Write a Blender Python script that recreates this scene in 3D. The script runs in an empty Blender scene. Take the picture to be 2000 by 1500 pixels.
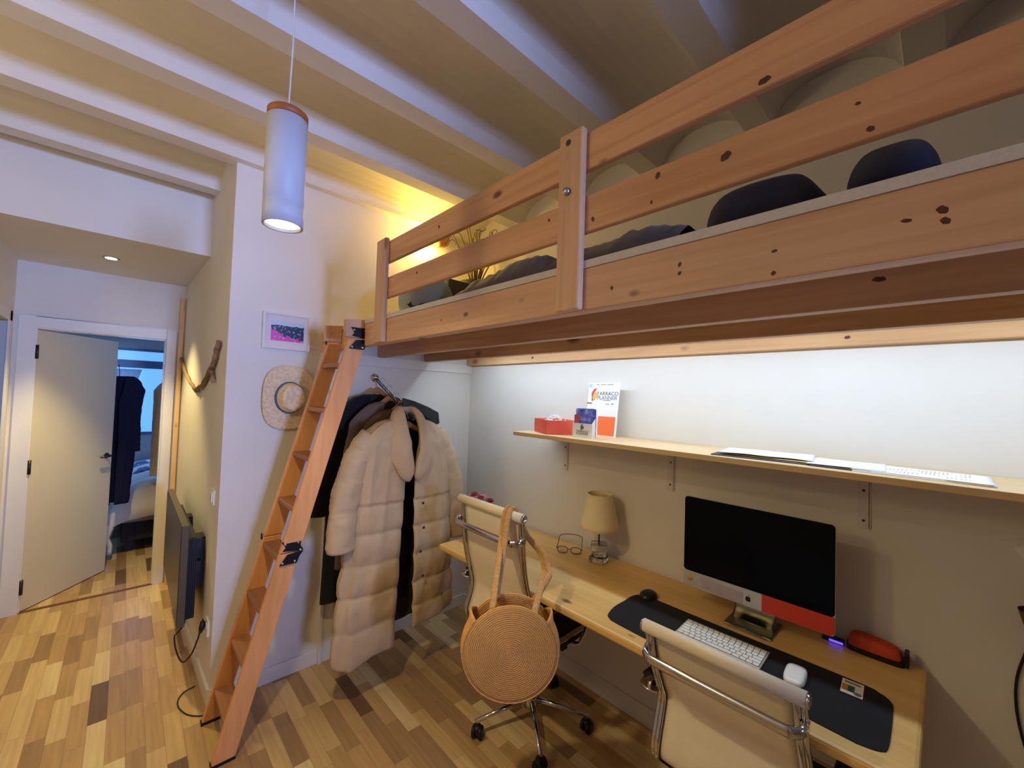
import bpy, bmesh, math, random
from mathutils import Vector, Matrix, noise
random.seed(7)
PI = math.pi
WINX = 0.78
SC = bpy.context.scene
COL = SC.collection

# ------------------------------------------------------------------ camera
cam_d = bpy.data.cameras.new('camera')
cam_d.sensor_width = 36.0
cam_d.lens = 796.88 / 2000 * 36.0
cam_d.clip_start = 0.02
cam = bpy.data.objects.new('camera', cam_d)
COL.objects.link(cam)
CR = Vector((0.72666291, -0.68622494, 0.03250152))
CD = Vector((0.0444231832, -0.000275065821, -0.999012765))
CF = Vector((0.68555641, 0.72738934, 0.03028442))
m = Matrix.Identity(4)
for i in range(3):
    m[i][0] = CR[i]; m[i][1] = -CD[i]; m[i][2] = -CF[i]
m[2][3] = 1.65
cam.matrix_world = m
SC.camera = cam

# ------------------------------------------------------------------ light, world, exposure
SC.view_settings.view_transform = 'Standard'
SC.view_settings.look = 'None'
SC.view_settings.gamma = 1.0
SC.view_settings.use_curve_mapping = False
SC.view_settings.exposure = 0.0
SC.cycles.max_bounces = 10
SC.cycles.diffuse_bounces = 6
SC.cycles.glossy_bounces = 3
SC.cycles.transmission_bounces = 6
SC.cycles.sample_clamp_indirect = 4.0
SC.cycles.caustics_reflective = False
SC.cycles.caustics_refractive = False
SC.cycles.use_denoising = True
world = bpy.data.worlds.new('world'); SC.world = world
world.use_nodes = True
world.node_tree.nodes['Background'].inputs[0].default_value = (0.10, 0.17, 0.42, 1)
world.node_tree.nodes['Background'].inputs[1].default_value = 0.3

def area(name, loc, target, sx, sy, power, color, spread=180):
    d = bpy.data.lights.new(name, 'AREA'); d.shape = 'RECTANGLE'; d.size = sx; d.size_y = sy
    d.energy = power; d.color = color; d.spread = math.radians(spread)
    o = bpy.data.objects.new(name, d); COL.objects.link(o); o.location = loc
    o.rotation_euler = (Vector(target) - Vector(loc)).to_track_quat('-Z', 'Y').to_euler()
    return o
def spot(name, loc, target, power, color, angle, blend=0.5, r=0.03):
    d = bpy.data.lights.new(name, 'SPOT'); d.energy = power; d.color = color
    d.spot_size = math.radians(angle); d.spot_blend = blend; d.shadow_soft_size = r
    o = bpy.data.objects.new(name, d); COL.objects.link(o); o.location = loc
    o.rotation_euler = (Vector(target) - Vector(loc)).to_track_quat('-Z', 'Y').to_euler()
    return o
def point(name, loc, power, color, r=0.03):
    d = bpy.data.lights.new(name, 'POINT'); d.energy = power; d.color = color; d.shadow_soft_size = r
    o = bpy.data.objects.new(name, d); COL.objects.link(o); o.location = loc
    return o
BLUE = (0.33, 0.46, 1.0)
WARM = (1.0, 0.74, 0.34)
# daylight through the window behind the camera
area('window_daylight', (WINX, -5.05, 1.70), (WINX - 0.40, 2.6, 2.35), 0.8, 0.8, 29, BLUE, 48)
# strip of cool leds under the loft, between the last joist and the beam at the wall
area('led_strip_light', (1.645, 0.85, 1.93), (1.93, 0.95, 1.2), 0.03, 3.0, 12.5, (0.64, 0.80, 1.0)).rotation_euler = (0, math.radians(-25), 0)
# bedroom daylight
area('bedroom_daylight', (0.1, 7.05, 1.55), (0.1, 5.0, 1.0), 1.3, 0.9, 14, (0.22, 0.42, 1.0))
# added warm fill light left of the camera, outside the frame
point('warm_fill_light', (-1.25, 1.5, 2.35), 17, (1.0, 0.79, 0.42), 0.11)
# ------------------------------------------------------------------ mesh builder
class MB:
    def __init__(s): s.v = []; s.f = []; s.m = []; s.s = []
    def add(s, vs, fs, mi=0, sm=False):
        b = len(s.v); s.v += [tuple(p) for p in vs]
        for f in fs: s.f.append([b + i for i in f]); s.m.append(mi); s.s.append(sm)
        return s
    def box(s, x0, x1, y0, y1, z0, z1, mi=0):
        vs = [(x, y, z) for z in (z0, z1) for y in (y0, y1) for x in (x0, x1)]
        return s.add(vs, [(0, 2, 3, 1), (4, 5, 7, 6), (0, 1, 5, 4), (2, 6, 7, 3), (0, 4, 6, 2), (1, 3, 7, 5)], mi)
    def hexa(s, p, mi=0):   # 8 points: bottom loop 0-3, top loop 4-7
        return s.add(p, [(3, 2, 1, 0), (4, 5, 6, 7), (0, 1, 5, 4), (1, 2, 6, 5), (2, 3, 7, 6), (3, 0, 4, 7)], mi)
    def prism(s, poly, axis, a, b, mi=0, sm=False):
        n = len(poly)
        def P(q, t):
            if axis == 0: return (t, q[0], q[1])
            if axis == 1: return (q[0], t, q[1])
            return (q[0], q[1], t)
        vs = [P(q, a) for q in poly] + [P(q, b) for q in poly]
        s.add(vs, [list(range(n))[::-1], list(range(n, 2 * n))], mi, False)
        return s.add(vs, [(i, (i + 1) % n, n + (i + 1) % n, n + i) for i in range(n)], mi, sm)
    def tube(s, pts, r, n=10, caps=True, mi=0, flat=None, closed=False):
        pts = [Vector(p) for p in pts]; k = len(pts)
        rs = r if isinstance(r, list) else [r] * k
        up = None; vs = []
        for i, p in enumerate(pts):
            if closed: t = pts[(i + 1) % k] - pts[i - 1]
            else: t = pts[min(i + 1, k - 1)] - pts[max(i - 1, 0)]
            t.normalize()
            if up is None:
                a = Vector((0, 0, 1)) if abs(t.z) < 0.9 else Vector((0, 1, 0))
                if flat is not None: a = Vector(flat)
                up = (a - t * a.dot(t)).normalized()
            else:
                a = Vector(flat) if flat is not None else up
                up = (a - t * a.dot(t)).normalized()
            sd = t.cross(up)
            for j in range(n):
                an = 2 * PI * j / n
                rr = rs[i]
                ra, rb = (rr if isinstance(rr, tuple) else (rr, rr))
                vs.append(p + up * (math.cos(an) * ra) + sd * (math.sin(an) * rb))
        fs = []
        for i in range(k if closed else k - 1):
            i2 = (i + 1) % k
            for j in range(n):
                fs.append((i * n + j, i * n + (j + 1) % n, i2 * n + (j + 1) % n, i2 * n + j))
        s.add(vs, fs, mi, True)
        if caps and not closed:
            b = len(s.v) - len(vs)
            s.f.append([b + j for j in range(n)][::-1]); s.m.append(mi); s.s.append(False)
            s.f.append([b + (k - 1) * n + j for j in range(n)]); s.m.append(mi); s.s.append(False)
        return s
    def lathe(s, prof, c, n=28, mi=0, axis=2, sx=1, sy=1, sm=True, caps=True):
        vs = []
        for r, h in prof:
            for j in range(n):
                a = 2 * PI * j / n; x, y = r * math.cos(a) * sx, r * math.sin(a) * sy
                q = (x, y, h) if axis == 2 else ((h, x, y) if axis == 0 else (x, h, y))
                vs.append((c[0] + q[0], c[1] + q[1], c[2] + q[2]))
        fs = []
        for i in range(len(prof) - 1):
            for j in range(n): fs.append((i * n + j, i * n + (j + 1) % n, (i + 1) * n + (j + 1) % n, (i + 1) * n + j))
        s.add(vs, fs, mi, sm); b = len(s.v) - len(vs)
        if not caps: return s
        if prof[0][0] > 1e-5: s.f.append([b + j for j in range(n)][::-1]); s.m.append(mi); s.s.append(False)
        if prof[-1][0] > 1e-5: s.f.append([b + (len(prof) - 1) * n + j for j in range(n)]); s.m.append(mi); s.s.append(False)
        return s
    def grid(s, fn, nu, nv, mi=0, cu=False, sm=True):
        vs = [fn(i / (nu if cu else nu - 1), j / (nv - 1)) for j in range(nv) for i in range(nu)]
        fs = []
        for j in range(nv - 1):
            for i in range(nu if cu else nu - 1):
                i2 = (i + 1) % nu
                fs.append((j * nu + i, j * nu + i2, (j + 1) * nu + i2, (j + 1) * nu + i))
        return s.add(vs, fs, mi, sm)
    def slab(s, fn, nu, nv, th, mi=0):   # heightfield-like closed slab from fn(u,v)->Vector and thickness vector th
        th = Vector(th)
        s.grid(fn, nu, nv, mi); s.grid(lambda u, v: tuple(Vector(fn(u, v)) + th), nu, nv, mi)
        s.grid(lambda u, v: tuple(Vector(fn(u, 0)) + th * v), nu, 2, mi); s.grid(lambda u, v: tuple(Vector(fn(u, 1)) + th * v), nu, 2, mi)
        s.grid(lambda u, v: tuple(Vector(fn(0, u)) + th * v), nv, 2, mi); s.grid(lambda u, v: tuple(Vector(fn(1, u)) + th * v), nv, 2, mi)
        return s
    def xf(s, M):
        s.v = [tuple(M @ Vector(p)) for p in s.v]; return s
    def mesh(s, name, mats, off=(0, 0, 0)):
        me = bpy.data.meshes.new(name)
        me.from_pydata([(p[0] - off[0], p[1] - off[1], p[2] - off[2]) for p in s.v], [], s.f)
        for mt in mats: me.materials.append(mt)
        for i, p in enumerate(me.polygons):
            p.material_index = s.m[i]; p.use_smooth = s.s[i]
        me.update()
        bm = bmesh.new(); bm.from_mesh(me)
        bmesh.ops.remove_doubles(bm, verts=bm.verts, dist=0.00002)
        bmesh.ops.recalc_face_normals(bm, faces=bm.faces)
        bm.to_mesh(me); bm.free()
        return me

def wloc(o):
    v = Vector((0, 0, 0))
    while o is not None: v += Vector(o.location); o = o.parent
    return v
def build(name, mb, mats, parent=None, bevel=0, loc=None, local=False, subsurf=0, solid=0, solid_mi=0):
    """mb in world coordinates (or local to the parent if local=True)"""
    if not isinstance(mats, (list, tuple)): mats = [mats]
    off = (0, 0, 0)
    if not local:
        if parent is not None: off = wloc(parent)
        elif loc is not None: off = loc
    o = bpy.data.objects.new(name, mb.mesh(name, mats, off)); COL.objects.link(o)
    if parent is not None: o.parent = parent
    elif loc is not None: o.location = loc
    if solid:
        md = o.modifiers.new('solid', 'SOLIDIFY'); md.thickness = solid; md.offset = -1; md.material_offset = solid_mi
        md.use_rim = True
    if subsurf:
        md = o.modifiers.new('sub', 'SUBSURF'); md.levels = subsurf; md.render_levels = subsurf
    if bevel:
        md = o.modifiers.new('bev', 'BEVEL'); md.width = bevel; md.segments = 2; md.limit_method = 'ANGLE'; md.angle_limit = math.radians(40)
    return o
def tag(o, label, cat, group=None, kind=None):
    o['label'] = label; o['category'] = cat
    if group: o['group'] = group
    if kind: o['kind'] = kind
    return o
def thing(name, label, cat, loc, group=None, rotz=0, rot=None):
    o = bpy.data.objects.new(name, None); COL.objects.link(o); o.location = loc; o.empty_display_size = 0.05
    o.rotation_euler = rot if rot is not None else (0, 0, rotz)
    return tag(o, label, cat, group)
def struct(name, mb, mats, bevel=0, parent=None):
    o = build(name, mb, mats, parent, bevel)
    if parent is None: o['kind'] = 'structure'
    return o
def text_part(name, txt, size, mat, parent, M, depth=0.0003, font_space=1.0, align='CENTER'):
    """text as mesh; M maps text plane (x right, y up, z out) to the parent's space"""
    c = bpy.data.curves.new(name, 'FONT'); c.body = txt; c.size = size; c.extrude = depth
    c.align_x = align; c.align_y = 'CENTER'; c.space_character = font_space
    t = bpy.data.objects.new(name, c); COL.objects.link(t)
    dg = bpy.context.evaluated_depsgraph_get(); dg.update()
    me = bpy.data.meshes.new_from_object(t.evaluated_get(dg))
    bpy.data.objects.remove(t); bpy.data.curves.remove(c)
    me.transform(M); me.name = name
    me.materials.clear(); me.materials.append(mat)
    o = bpy.data.objects.new(name, me); COL.objects.link(o); o.parent = parent
    return o
def frame_mat(o, x, y, z):
    M = Matrix.Identity(4); x = Vector(x).normalized(); y = Vector(y).normalized(); z = x.cross(y)
    for i in range(3): M[i][0] = x[i]; M[i][1] = y[i]; M[i][2] = z[i]; M[i][3] = o[i]
    return M

# ------------------------------------------------------------------ materials
MATS = {}
def nt(name):
    mt = bpy.data.materials.new(name); mt.use_nodes = True; t = mt.node_tree
    return mt, t, t.nodes['Principled BSDF']
def N(t, typ, **kw):
    n = t.nodes.new(typ)
    for k, v in kw.items(): setattr(n, k, v)
    return n
def srgb(c):
    return tuple(((x / 12.92) if x <= 0.04045 else ((x + 0.055) / 1.055) ** 2.4) for x in [v / 255 for v in c]) + (1,)
def mat(name, col, rough=0.6, metal=0, var=0.0, scale=30, bump=0.0, bscale=200, stretch=(1, 1, 1), trans=0, spec=0.5, col2=None, ior=1.45, sheen=0):
    if name in MATS: return MATS[name]
    mt, t, b = nt(name)
    b.inputs['Roughness'].default_value = rough; b.inputs['Metallic'].default_value = metal
    b.inputs['Transmission Weight'].default_value = trans; b.inputs['IOR'].default_value = ior
    b.inputs['Specular IOR Level'].default_value = spec
    b.inputs['Sheen Weight'].default_value = sheen
    c = srgb(col); c2 = srgb(col2) if col2 else tuple(max(0, x * (1 - var)) for x in c[:3]) + (1,)
    tc = N(t, 'ShaderNodeTexCoord'); mp = N(t, 'ShaderNodeMapping'); mp.inputs['Scale'].default_value = stretch
    t.links.new(tc.outputs['Object'], mp.inputs[0])
    nz = N(t, 'ShaderNodeTexNoise'); nz.inputs['Scale'].default_value = scale; nz.inputs['Detail'].default_value = 4
    t.links.new(mp.outputs[0], nz.inputs[0])
    mx = N(t, 'ShaderNodeMix', data_type='RGBA'); mx.inputs[6].default_value = c; mx.inputs[7].default_value = c2
    rr = N(t, 'ShaderNodeMapRange'); rr.inputs[1].default_value = 0.35; rr.inputs[2].default_value = 0.65
    t.links.new(nz.outputs[0], rr.inputs[0]); t.links.new(rr.outputs[0], mx.inputs[0]); t.links.new(mx.outputs[2], b.inputs['Base Color'])
    if bump:
        nb = N(t, 'ShaderNodeTexNoise'); nb.inputs['Scale'].default_value = bscale; nb.inputs['Detail'].default_value = 3
        t.links.new(mp.outputs[0], nb.inputs[0])
        bp = N(t, 'ShaderNodeBump'); bp.inputs['Strength'].default_value = bump; bp.inputs['Distance'].default_value = 0.002
        t.links.new(nb.outputs[0], bp.inputs['Height']); t.links.new(bp.outputs[0], b.inputs['Normal'])
    MATS[name] = mt; return mt
def emis(name, col, strength, lin=False):
    if name in MATS: return MATS[name]
    mt, t, b = nt(name)
    b.inputs['Base Color'].default_value = (0.8, 0.8, 0.8, 1)
    b.inputs['Emission Color'].default_value = col if lin else srgb(col); b.inputs['Emission Strength'].default_value = strength
    MATS[name] = mt; return mt
def wood(name, light, dark, knotc, axis=1, seed=0, rough=0.5, grain=1.0, knots=0.085, kscale=(4.6, 8)):
    """pine: long grain along axis, scattered dark knots"""
    if name in MATS: return MATS[name]
    mt, t, b = nt(name); b.inputs['Roughness'].default_value = rough; b.inputs['Specular IOR Level'].default_value = 0.35
    tc = N(t, 'ShaderNodeTexCoord')
    def mp(sl, sw, off=0.0):
        q = N(t, 'ShaderNodeMapping'); sc = [sw, sw, sw]; sc[axis] = sl
        q.inputs['Scale'].default_value = sc; q.inputs['Location'].default_value = (seed * 3.7 + off, seed * 5.1 + off, seed * 2.3 + off)
        t.links.new(tc.outputs['Object'], q.inputs[0]); return q
    n1 = N(t, 'ShaderNodeTexNoise'); n1.inputs['Scale'].default_value = 1; n1.inputs['Detail'].default_value = 5; n1.inputs['Distortion'].default_value = 0.7
    t.links.new(mp(1.6, 38).outputs[0], n1.inputs[0])
    n2 = N(t, 'ShaderNodeTexNoise'); n2.inputs['Scale'].default_value = 1; n2.inputs['Detail'].default_value = 2
    t.links.new(mp(1.2, 5, 9).outputs[0], n2.inputs[0])
    r1 = N(t, 'ShaderNodeMapRange'); r1.inputs[1].default_value = 0.3; r1.inputs[2].default_value = 0.72
    t.links.new(n1.outputs[0], r1.inputs[0])
    mx = N(t, 'ShaderNodeMix', data_type='RGBA'); mx.inputs[6].default_value = srgb(light); mx.inputs[7].default_value = srgb(dark)
    ma = N(t, 'ShaderNodeMath', operation='MULTIPLY'); ma.inputs[1].default_value = 0.8 * grain
    t.links.new(r1.outputs[0], ma.inputs[0]); t.links.new(ma.outputs[0], mx.inputs[0])
    mx2 = N(t, 'ShaderNodeMix', data_type='RGBA', blend_type='MULTIPLY'); mx2.inputs[7].default_value = (0.72, 0.66, 0.6, 1)
    r2 = N(t, 'ShaderNodeMapRange'); r2.inputs[1].default_value = 0.4; r2.inputs[2].default_value = 0.75
    t.links.new(n2.outputs[0], r2.inputs[0]); t.links.new(r2.outputs[0], mx2.inputs[0]); t.links.new(mx.outputs[2], mx2.inputs[6])
    vo = N(t, 'ShaderNodeTexVoronoi'); vo.inputs['Scale'].default_value = 1.0
    t.links.new(mp(kscale[0], kscale[1], 4).outputs[0], vo.inputs[0])
    # only some cells hold a knot
    sp = N(t, 'ShaderNodeSeparateColor'); t.links.new(vo.outputs['Color'], sp.inputs[0])
    t0 = N(t, 'ShaderNodeMath', operation='SUBTRACT'); t0.inputs[1].default_value = 0.3; t.links.new(sp.outputs[0], t0.inputs[0])
    t1_ = N(t, 'ShaderNodeMath', operation='MAXIMUM'); t1_.inputs[1].default_value = 0.0005; t.links.new(t0.outputs[0], t1_.inputs[0])
    th = N(t, 'ShaderNodeMath', operation='MULTIPLY'); th.inputs[1].default_value = knots * 3.6
    t.links.new(t1_.outputs[0], th.inputs[0])
    ds = N(t, 'ShaderNodeMath', operation='DIVIDE'); t.links.new(vo.outputs['Distance'], ds.inputs[0]); t.links.new(th.outputs[0], ds.inputs[1])
    kr = N(t, 'ShaderNodeMapRange'); kr.inputs[1].default_value = 0.55; kr.inputs[2].default_value = 1.3; kr.inputs[3].default_value = 0.85; kr.inputs[4].default_value = 0.0
    t.links.new(ds.outputs[0], kr.inputs[0])
    mx3 = N(t, 'ShaderNodeMix', data_type='RGBA'); mx3.inputs[7].default_value = srgb(knotc)
    t.links.new(kr.outputs[0], mx3.inputs[0]); t.links.new(mx2.outputs[2], mx3.inputs[6]); t.links.new(mx3.outputs[2], b.inputs['Base Color'])
    bp = N(t, 'ShaderNodeBump'); bp.inputs['Strength'].default_value = 0.12; bp.inputs['Distance'].default_value = 0.002
    t.links.new(n1.outputs[0], bp.inputs['Height']); t.links.new(bp.outputs[0], b.inputs['Normal'])
    MATS[name] = mt; return mt

def parquet():
    mt, t, b = nt('strip_parquet'); b.inputs['Roughness'].default_value = 0.38; b.inputs['Specular IOR Level'].default_value = 0.4
    tc = N(t, 'ShaderNodeTexCoord'); sep = N(t, 'ShaderNodeSeparateXYZ'); t.links.new(tc.outputs['Object'], sep.inputs[0])
    def M(op, a, bb=None):
        n = N(t, 'ShaderNodeMath', operation=op)
        for i, q in enumerate((a, bb)):
            if q is None: continue
            if isinstance(q, (int, float)): n.inputs[i].default_value = q
            else: t.links.new(q, n.inputs[i])
        return n.outputs[0]
    xs = M('DIVIDE', sep.outputs[0], 0.067); xi = M('FLOOR', xs); xf = M('FRACT', xs)
    wn = N(t, 'ShaderNodeTexWhiteNoise', noise_dimensions='1D'); t.links.new(xi, wn.inputs['W'])
    ys = M('ADD', M('DIVIDE', sep.outputs[1], 0.36), M('MULTIPLY', wn.outputs[0], 7.0)); yi = M('FLOOR', ys); yf = M('FRACT', ys)
    cv = N(t, 'ShaderNodeCombineXYZ'); t.links.new(xi, cv.inputs[0]); t.links.new(yi, cv.inputs[1])
    w2 = N(t, 'ShaderNodeTexWhiteNoise', noise_dimensions='2D'); t.links.new(cv.outputs[0], w2.inputs['Vector'])
    rp = N(t, 'ShaderNodeValToRGB'); cr = rp.color_ramp; cr.interpolation = 'CONSTANT'
    cols = [(0, (118, 92, 66)), (0.07, (172, 138, 96)), (0.2, (206, 174, 122)), (0.38, (188, 154, 104)), (0.52, (218, 188, 136)), (0.7, (194, 158, 110)), (0.84, (164, 130, 92)), (0.94, (226, 202, 152))]
    cr.elements[0].position = 0; cr.elements[0].color = srgb(cols[0][1]); cr.elements[1].position = cols[1][0]; cr.elements[1].color = srgb(cols[1][1])
    for p, c in cols[2:]:
        e = cr.elements.new(p); e.color = srgb(c)
    t.links.new(w2.outputs[0], rp.inputs[0])
    mp = N(t, 'ShaderNodeMapping'); mp.inputs['Scale'].default_value = (60, 3, 1); t.links.new(tc.outputs['Object'], mp.inputs[0])
    ad = N(t, 'ShaderNodeVectorMath', operation='ADD'); t.links.new(mp.outputs[0], ad.inputs[0])
    sc = N(t, 'ShaderNodeVectorMath', operation='SCALE'); sc.inputs['Scale'].default_value = 31.0; t.links.new(w2.outputs[1], sc.inputs[0]); t.links.new(sc.outputs[0], ad.inputs[1])
    nz = N(t, 'ShaderNodeTexNoise'); nz.inputs['Scale'].default_value = 1; nz.inputs['Detail'].default_value = 5; t.links.new(ad.outputs[0], nz.inputs[0])
    mr = N(t, 'ShaderNodeMapRange'); mr.inputs[1].default_value = 0.3; mr.inputs[2].default_value = 0.7; mr.inputs[3].default_value = 0.82; mr.inputs[4].default_value = 1.06
    t.links.new(nz.outputs[0], mr.inputs[0])
    gx = M('MINIMUM', xf, M('SUBTRACT', 1.0, xf)); gy = M('MINIMUM', yf, M('SUBTRACT', 1.0, yf))
    g = M('MAXIMUM', M('LESS_THAN', gx, 0.014), M('LESS_THAN', gy, 0.003))
    gd = M('SUBTRACT', 1.0, M('MULTIPLY', g, 0.35))
    k = M('MULTIPLY', mr.outputs[0], gd)
    vm = N(t, 'ShaderNodeVectorMath', operation='SCALE'); t.links.new(rp.outputs[0], vm.inputs[0]); t.links.new(k, vm.inputs['Scale'])
    t.links.new(vm.outputs[0], b.inputs['Base Color'])
    return mt

PLASTER = mat('white_plaster', (226, 222, 214), 0.85, var=0.05, scale=3, bump=0.15, bscale=60)
CEILM = mat('ceiling_plaster', (226, 221, 212), 0.9, var=0.06, scale=4, bump=0.1, bscale=30)
TRIMW = mat('white_paint', (228, 226, 220), 0.45, var=0.03, scale=6)
FLOORM = parquet()
PINE = wood('pine_beam', (230, 190, 152), (204, 158, 118), (74, 44, 30), axis=1, seed=1)
PINE2 = wood('pine_rail', (230, 182, 136), (200, 148, 104), (66, 38, 26), axis=1, seed=4, kscale=(4.2, 8))
PINEV = wood('pine_post', (234, 196, 158), (208, 164, 124), (80, 48, 32), axis=2, seed=2, kscale=(5, 8))
PINEL = wood('pine_light_batten', (228, 184, 132), (206, 156, 104), (140, 90, 56), axis=1, seed=6)
LADW = wood('ladder_pine', (244, 182, 122), (228, 158, 98), (120, 70, 44), axis=2, seed=8, knots=0.03)
LADS = wood('ladder_step_pine', (180, 128, 90), (150, 102, 68), (90, 56, 38), axis=1, seed=9, knots=0.03)
DESKW = wood('desk_pine', (238, 200, 130), (220, 174, 104), (96, 60, 34), axis=1, seed=11, rough=0.35, knots=0.055, kscale=(3.6, 7), grain=0.7)
SHELFW = wood('shelf_pine', (232, 206, 160), (222, 188, 138), (150, 110, 70), axis=1, seed=12, knots=0.0001, grain=0.5)
CHROME = mat('chrome', (205, 205, 208), 0.12, 1.0)
STEEL = mat('brushed_steel', (190, 190, 192), 0.35, 1.0)
BLACK = mat('black_metal', (20, 20, 26), 0.5, 0.0, var=0.2)
BLKPL = mat('black_plastic', (16, 16, 20), 0.45, var=0.2)
WHITEPL = mat('white_plastic', (228, 228, 224), 0.35)
CREAM = mat('cream_leatherette', (232, 220, 196), 0.5, var=0.05, scale=20, bump=0.15, bscale=400)
# ------------------------------------------------------------------ the room
XW, YB, YD = 2.0, 2.61, 4.493          # desk wall, coat wall, far door wall
ZB = 2.86                              # underside of the ceiling beams
struct('floor', MB().box(-1.5, 2.1, -5.3, 8.0, -0.06, 0.0), FLOORM)
# ceiling of plastered beams with coved vaults between them, one surface
def ceil_profile():
    pts = []
    near = 1.022 - 0.512 * 12
    for k in range(18):
        a = near + 0.512 * k
        pts += [(a, ZB), (a + 0.1, ZB)]
        y1, y2 = a + 0.1, a + 0.512
        for i in range(1, 14):
            t = -math.cos(PI * i / 14)
            pts.append(((y1 + y2) / 2 + t * (y2 - y1) / 2, ZB + 0.145 * (1 - abs(t) ** 2.3) ** 0.55))
    return [p for p in pts if p[0] < 3.5]
cp = ceil_profile(); cp = [(cp[0][0], 3.1)] + cp + [(cp[-1][0], 3.1)]
struct('ceiling', MB().prism(cp, 0, -1.4, 2.0), CEILM)
struct('wall_right', MB().box(XW, XW + 0.12, -5.3, YB + 0.12, 0, 3.03), PLASTER)
struct('wall_back', MB().box(0.378, XW, YB, YB + 0.12, 0, 3.03), PLASTER)
struct('wall_hall', MB().prism([(0.378, YB), (0.338, YD), (0.47, YD), (0.47, YB + 0.121), (0.378, YB + 0.121)], 2, 0, 3.03), PLASTER)
struct('wall_soffit', MB().box(-0.6, 0.365, 3.31, YD + 0.1, 2.503, 3.03), PLASTER)
# far wall with the bedroom doorway x -0.491..0.224, z 0..2.032
far = MB()
far.box(-1.0, -0.491, YD, YD + 0.1, 0, 2.503); far.box(0.224, 0.6, YD, YD + 0.1, 0, 2.503); far.box(-0.491, 0.224, YD, YD + 0.1, 2.032, 2.503)
struct('wall_far', far, PLASTER)
# corridor left wall with a doorway y 3.45..4.3
lw = MB(); lw.box(-0.72, -0.6, 4.36, YD, 0, 2.503); lw.box(-0.72, -0.6, 3.31, 3.45, 0, 3.03); lw.box(-0.72, -0.6, 3.45, 4.36, 2.05, 2.503); lw.box(-1.4, -0.72, 3.31, 3.43, 0, 3.03)
struct('wall_left', lw, PLASTER)
struct('wall_side', MB().box(-1.52, -1.4, -5.3, 3.43, 0, 3.03), PLASTER)
rear = MB(); wx0, wx1 = WINX - 0.72, WINX + 0.72
rear.box(-1.4, wx0, -5.3, -5.18, 0, 3.03); rear.box(wx1, XW, -5.3, -5.18, 0, 3.03)
rear.box(wx0, wx1, -5.3, -5.18, 0, 1.05); rear.box(wx0, wx1, -5.3, -5.18, 2.45, 3.03)
struct('wall_rear', rear, PLASTER)
struct('wall_daylight_block', MB().box(0.93, XW, -2.5, -2.38, 0, 3.03), PLASTER)  # unseen wall added to keep daylight off the ceiling above the loft
wf = MB()
for a, b2, c, d in ((wx0, wx0 + 0.05, 1.05, 2.45), (wx1 - 0.05, wx1, 1.05, 2.45), (wx0, wx1, 1.05, 1.10), (wx0, wx1, 2.40, 2.45), (WINX - 0.025, WINX + 0.025, 1.05, 2.45)):
    wf.box(a, b2, -5.26, -5.20, c, d)
struct('window_1', wf, TRIMW)
# skirting and casing
struct('baseboard_back', MB().box(0.378, 0.905, YB - 0.013, YB, 0, 0.085).box(0.99, XW, YB - 0.013, YB, 0, 0.085), TRIMW, 0.003)
struct('baseboard_right', MB().box(XW - 0.012, XW, -5.1, YB - 0.013, 0, 0.095), TRIMW, 0.003)
struct('baseboard_hall', MB().hexa([(0.366, 2.61, 0), (0.378, 2.61, 0), (0.352, 3.8, 0), (0.340, 3.8, 0), (0.366, 2.61, 0.085), (0.378, 2.61, 0.085), (0.352, 3.8, 0.085), (0.340, 3.8, 0.085)]), TRIMW)
struct('trim_1', MB().box(0.905, 0.925, YB - 0.03, YB, 0, 1.82).box(0.925, 0.99, YB - 0.018, YB, 0, 1.82), TRIMW, 0.002)
struct('trim_2', MB().box(0.905, XW, YB - 0.014, YB, 1.818, 1.885), TRIMW, 0.002)
tr = MB(); tr.box(-0.575, -0.491, YD - 0.016, YD, 0, 2.115); tr.box(0.224, 0.29, YD - 0.016, YD, 0, 2.115); tr.box(-0.491, 0.224, YD - 0.016, YD, 2.032, 2.115)
tr.box(-0.497, -0.485, YD, YD + 0.1, 0, 2.04); tr.box(0.216, 0.228, YD, YD + 0.1, 0, 2.04); tr.box(-0.491, 0.224, YD, YD + 0.1, 2.026, 2.036)
struct('trim_3', tr, TRIMW, 0.002)
tr = MB(); tr.box(-0.6, -0.588, 4.30, 4.37, 0, 2.12); tr.box(-0.6, -0.588, 3.45, 4.37, 2.05, 2.12)
struct('trim_4', tr, TRIMW, 0.002)
struct('trim_5', MB().box(-0.491, 0.224, YD - 0.005, YD + 0.03, 0, 0.004), mat('threshold_wood', (120, 84, 50), 0.5, var=0.2))
# dark door standing in the corridor's left doorway
DKD = mat('dark_grey_door', (96, 94, 88), 0.3, var=0.25, scale=2)
d2 = struct('door_2', MB().box(-0.68, -0.645, 3.46, 4.35, 0.005, 2.045), DKD, 0.002)
struct('stile', MB().box(-0.645, -0.635, 4.16, 4.20, 0.01, 2.04), BLACK, 0, d2)

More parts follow.
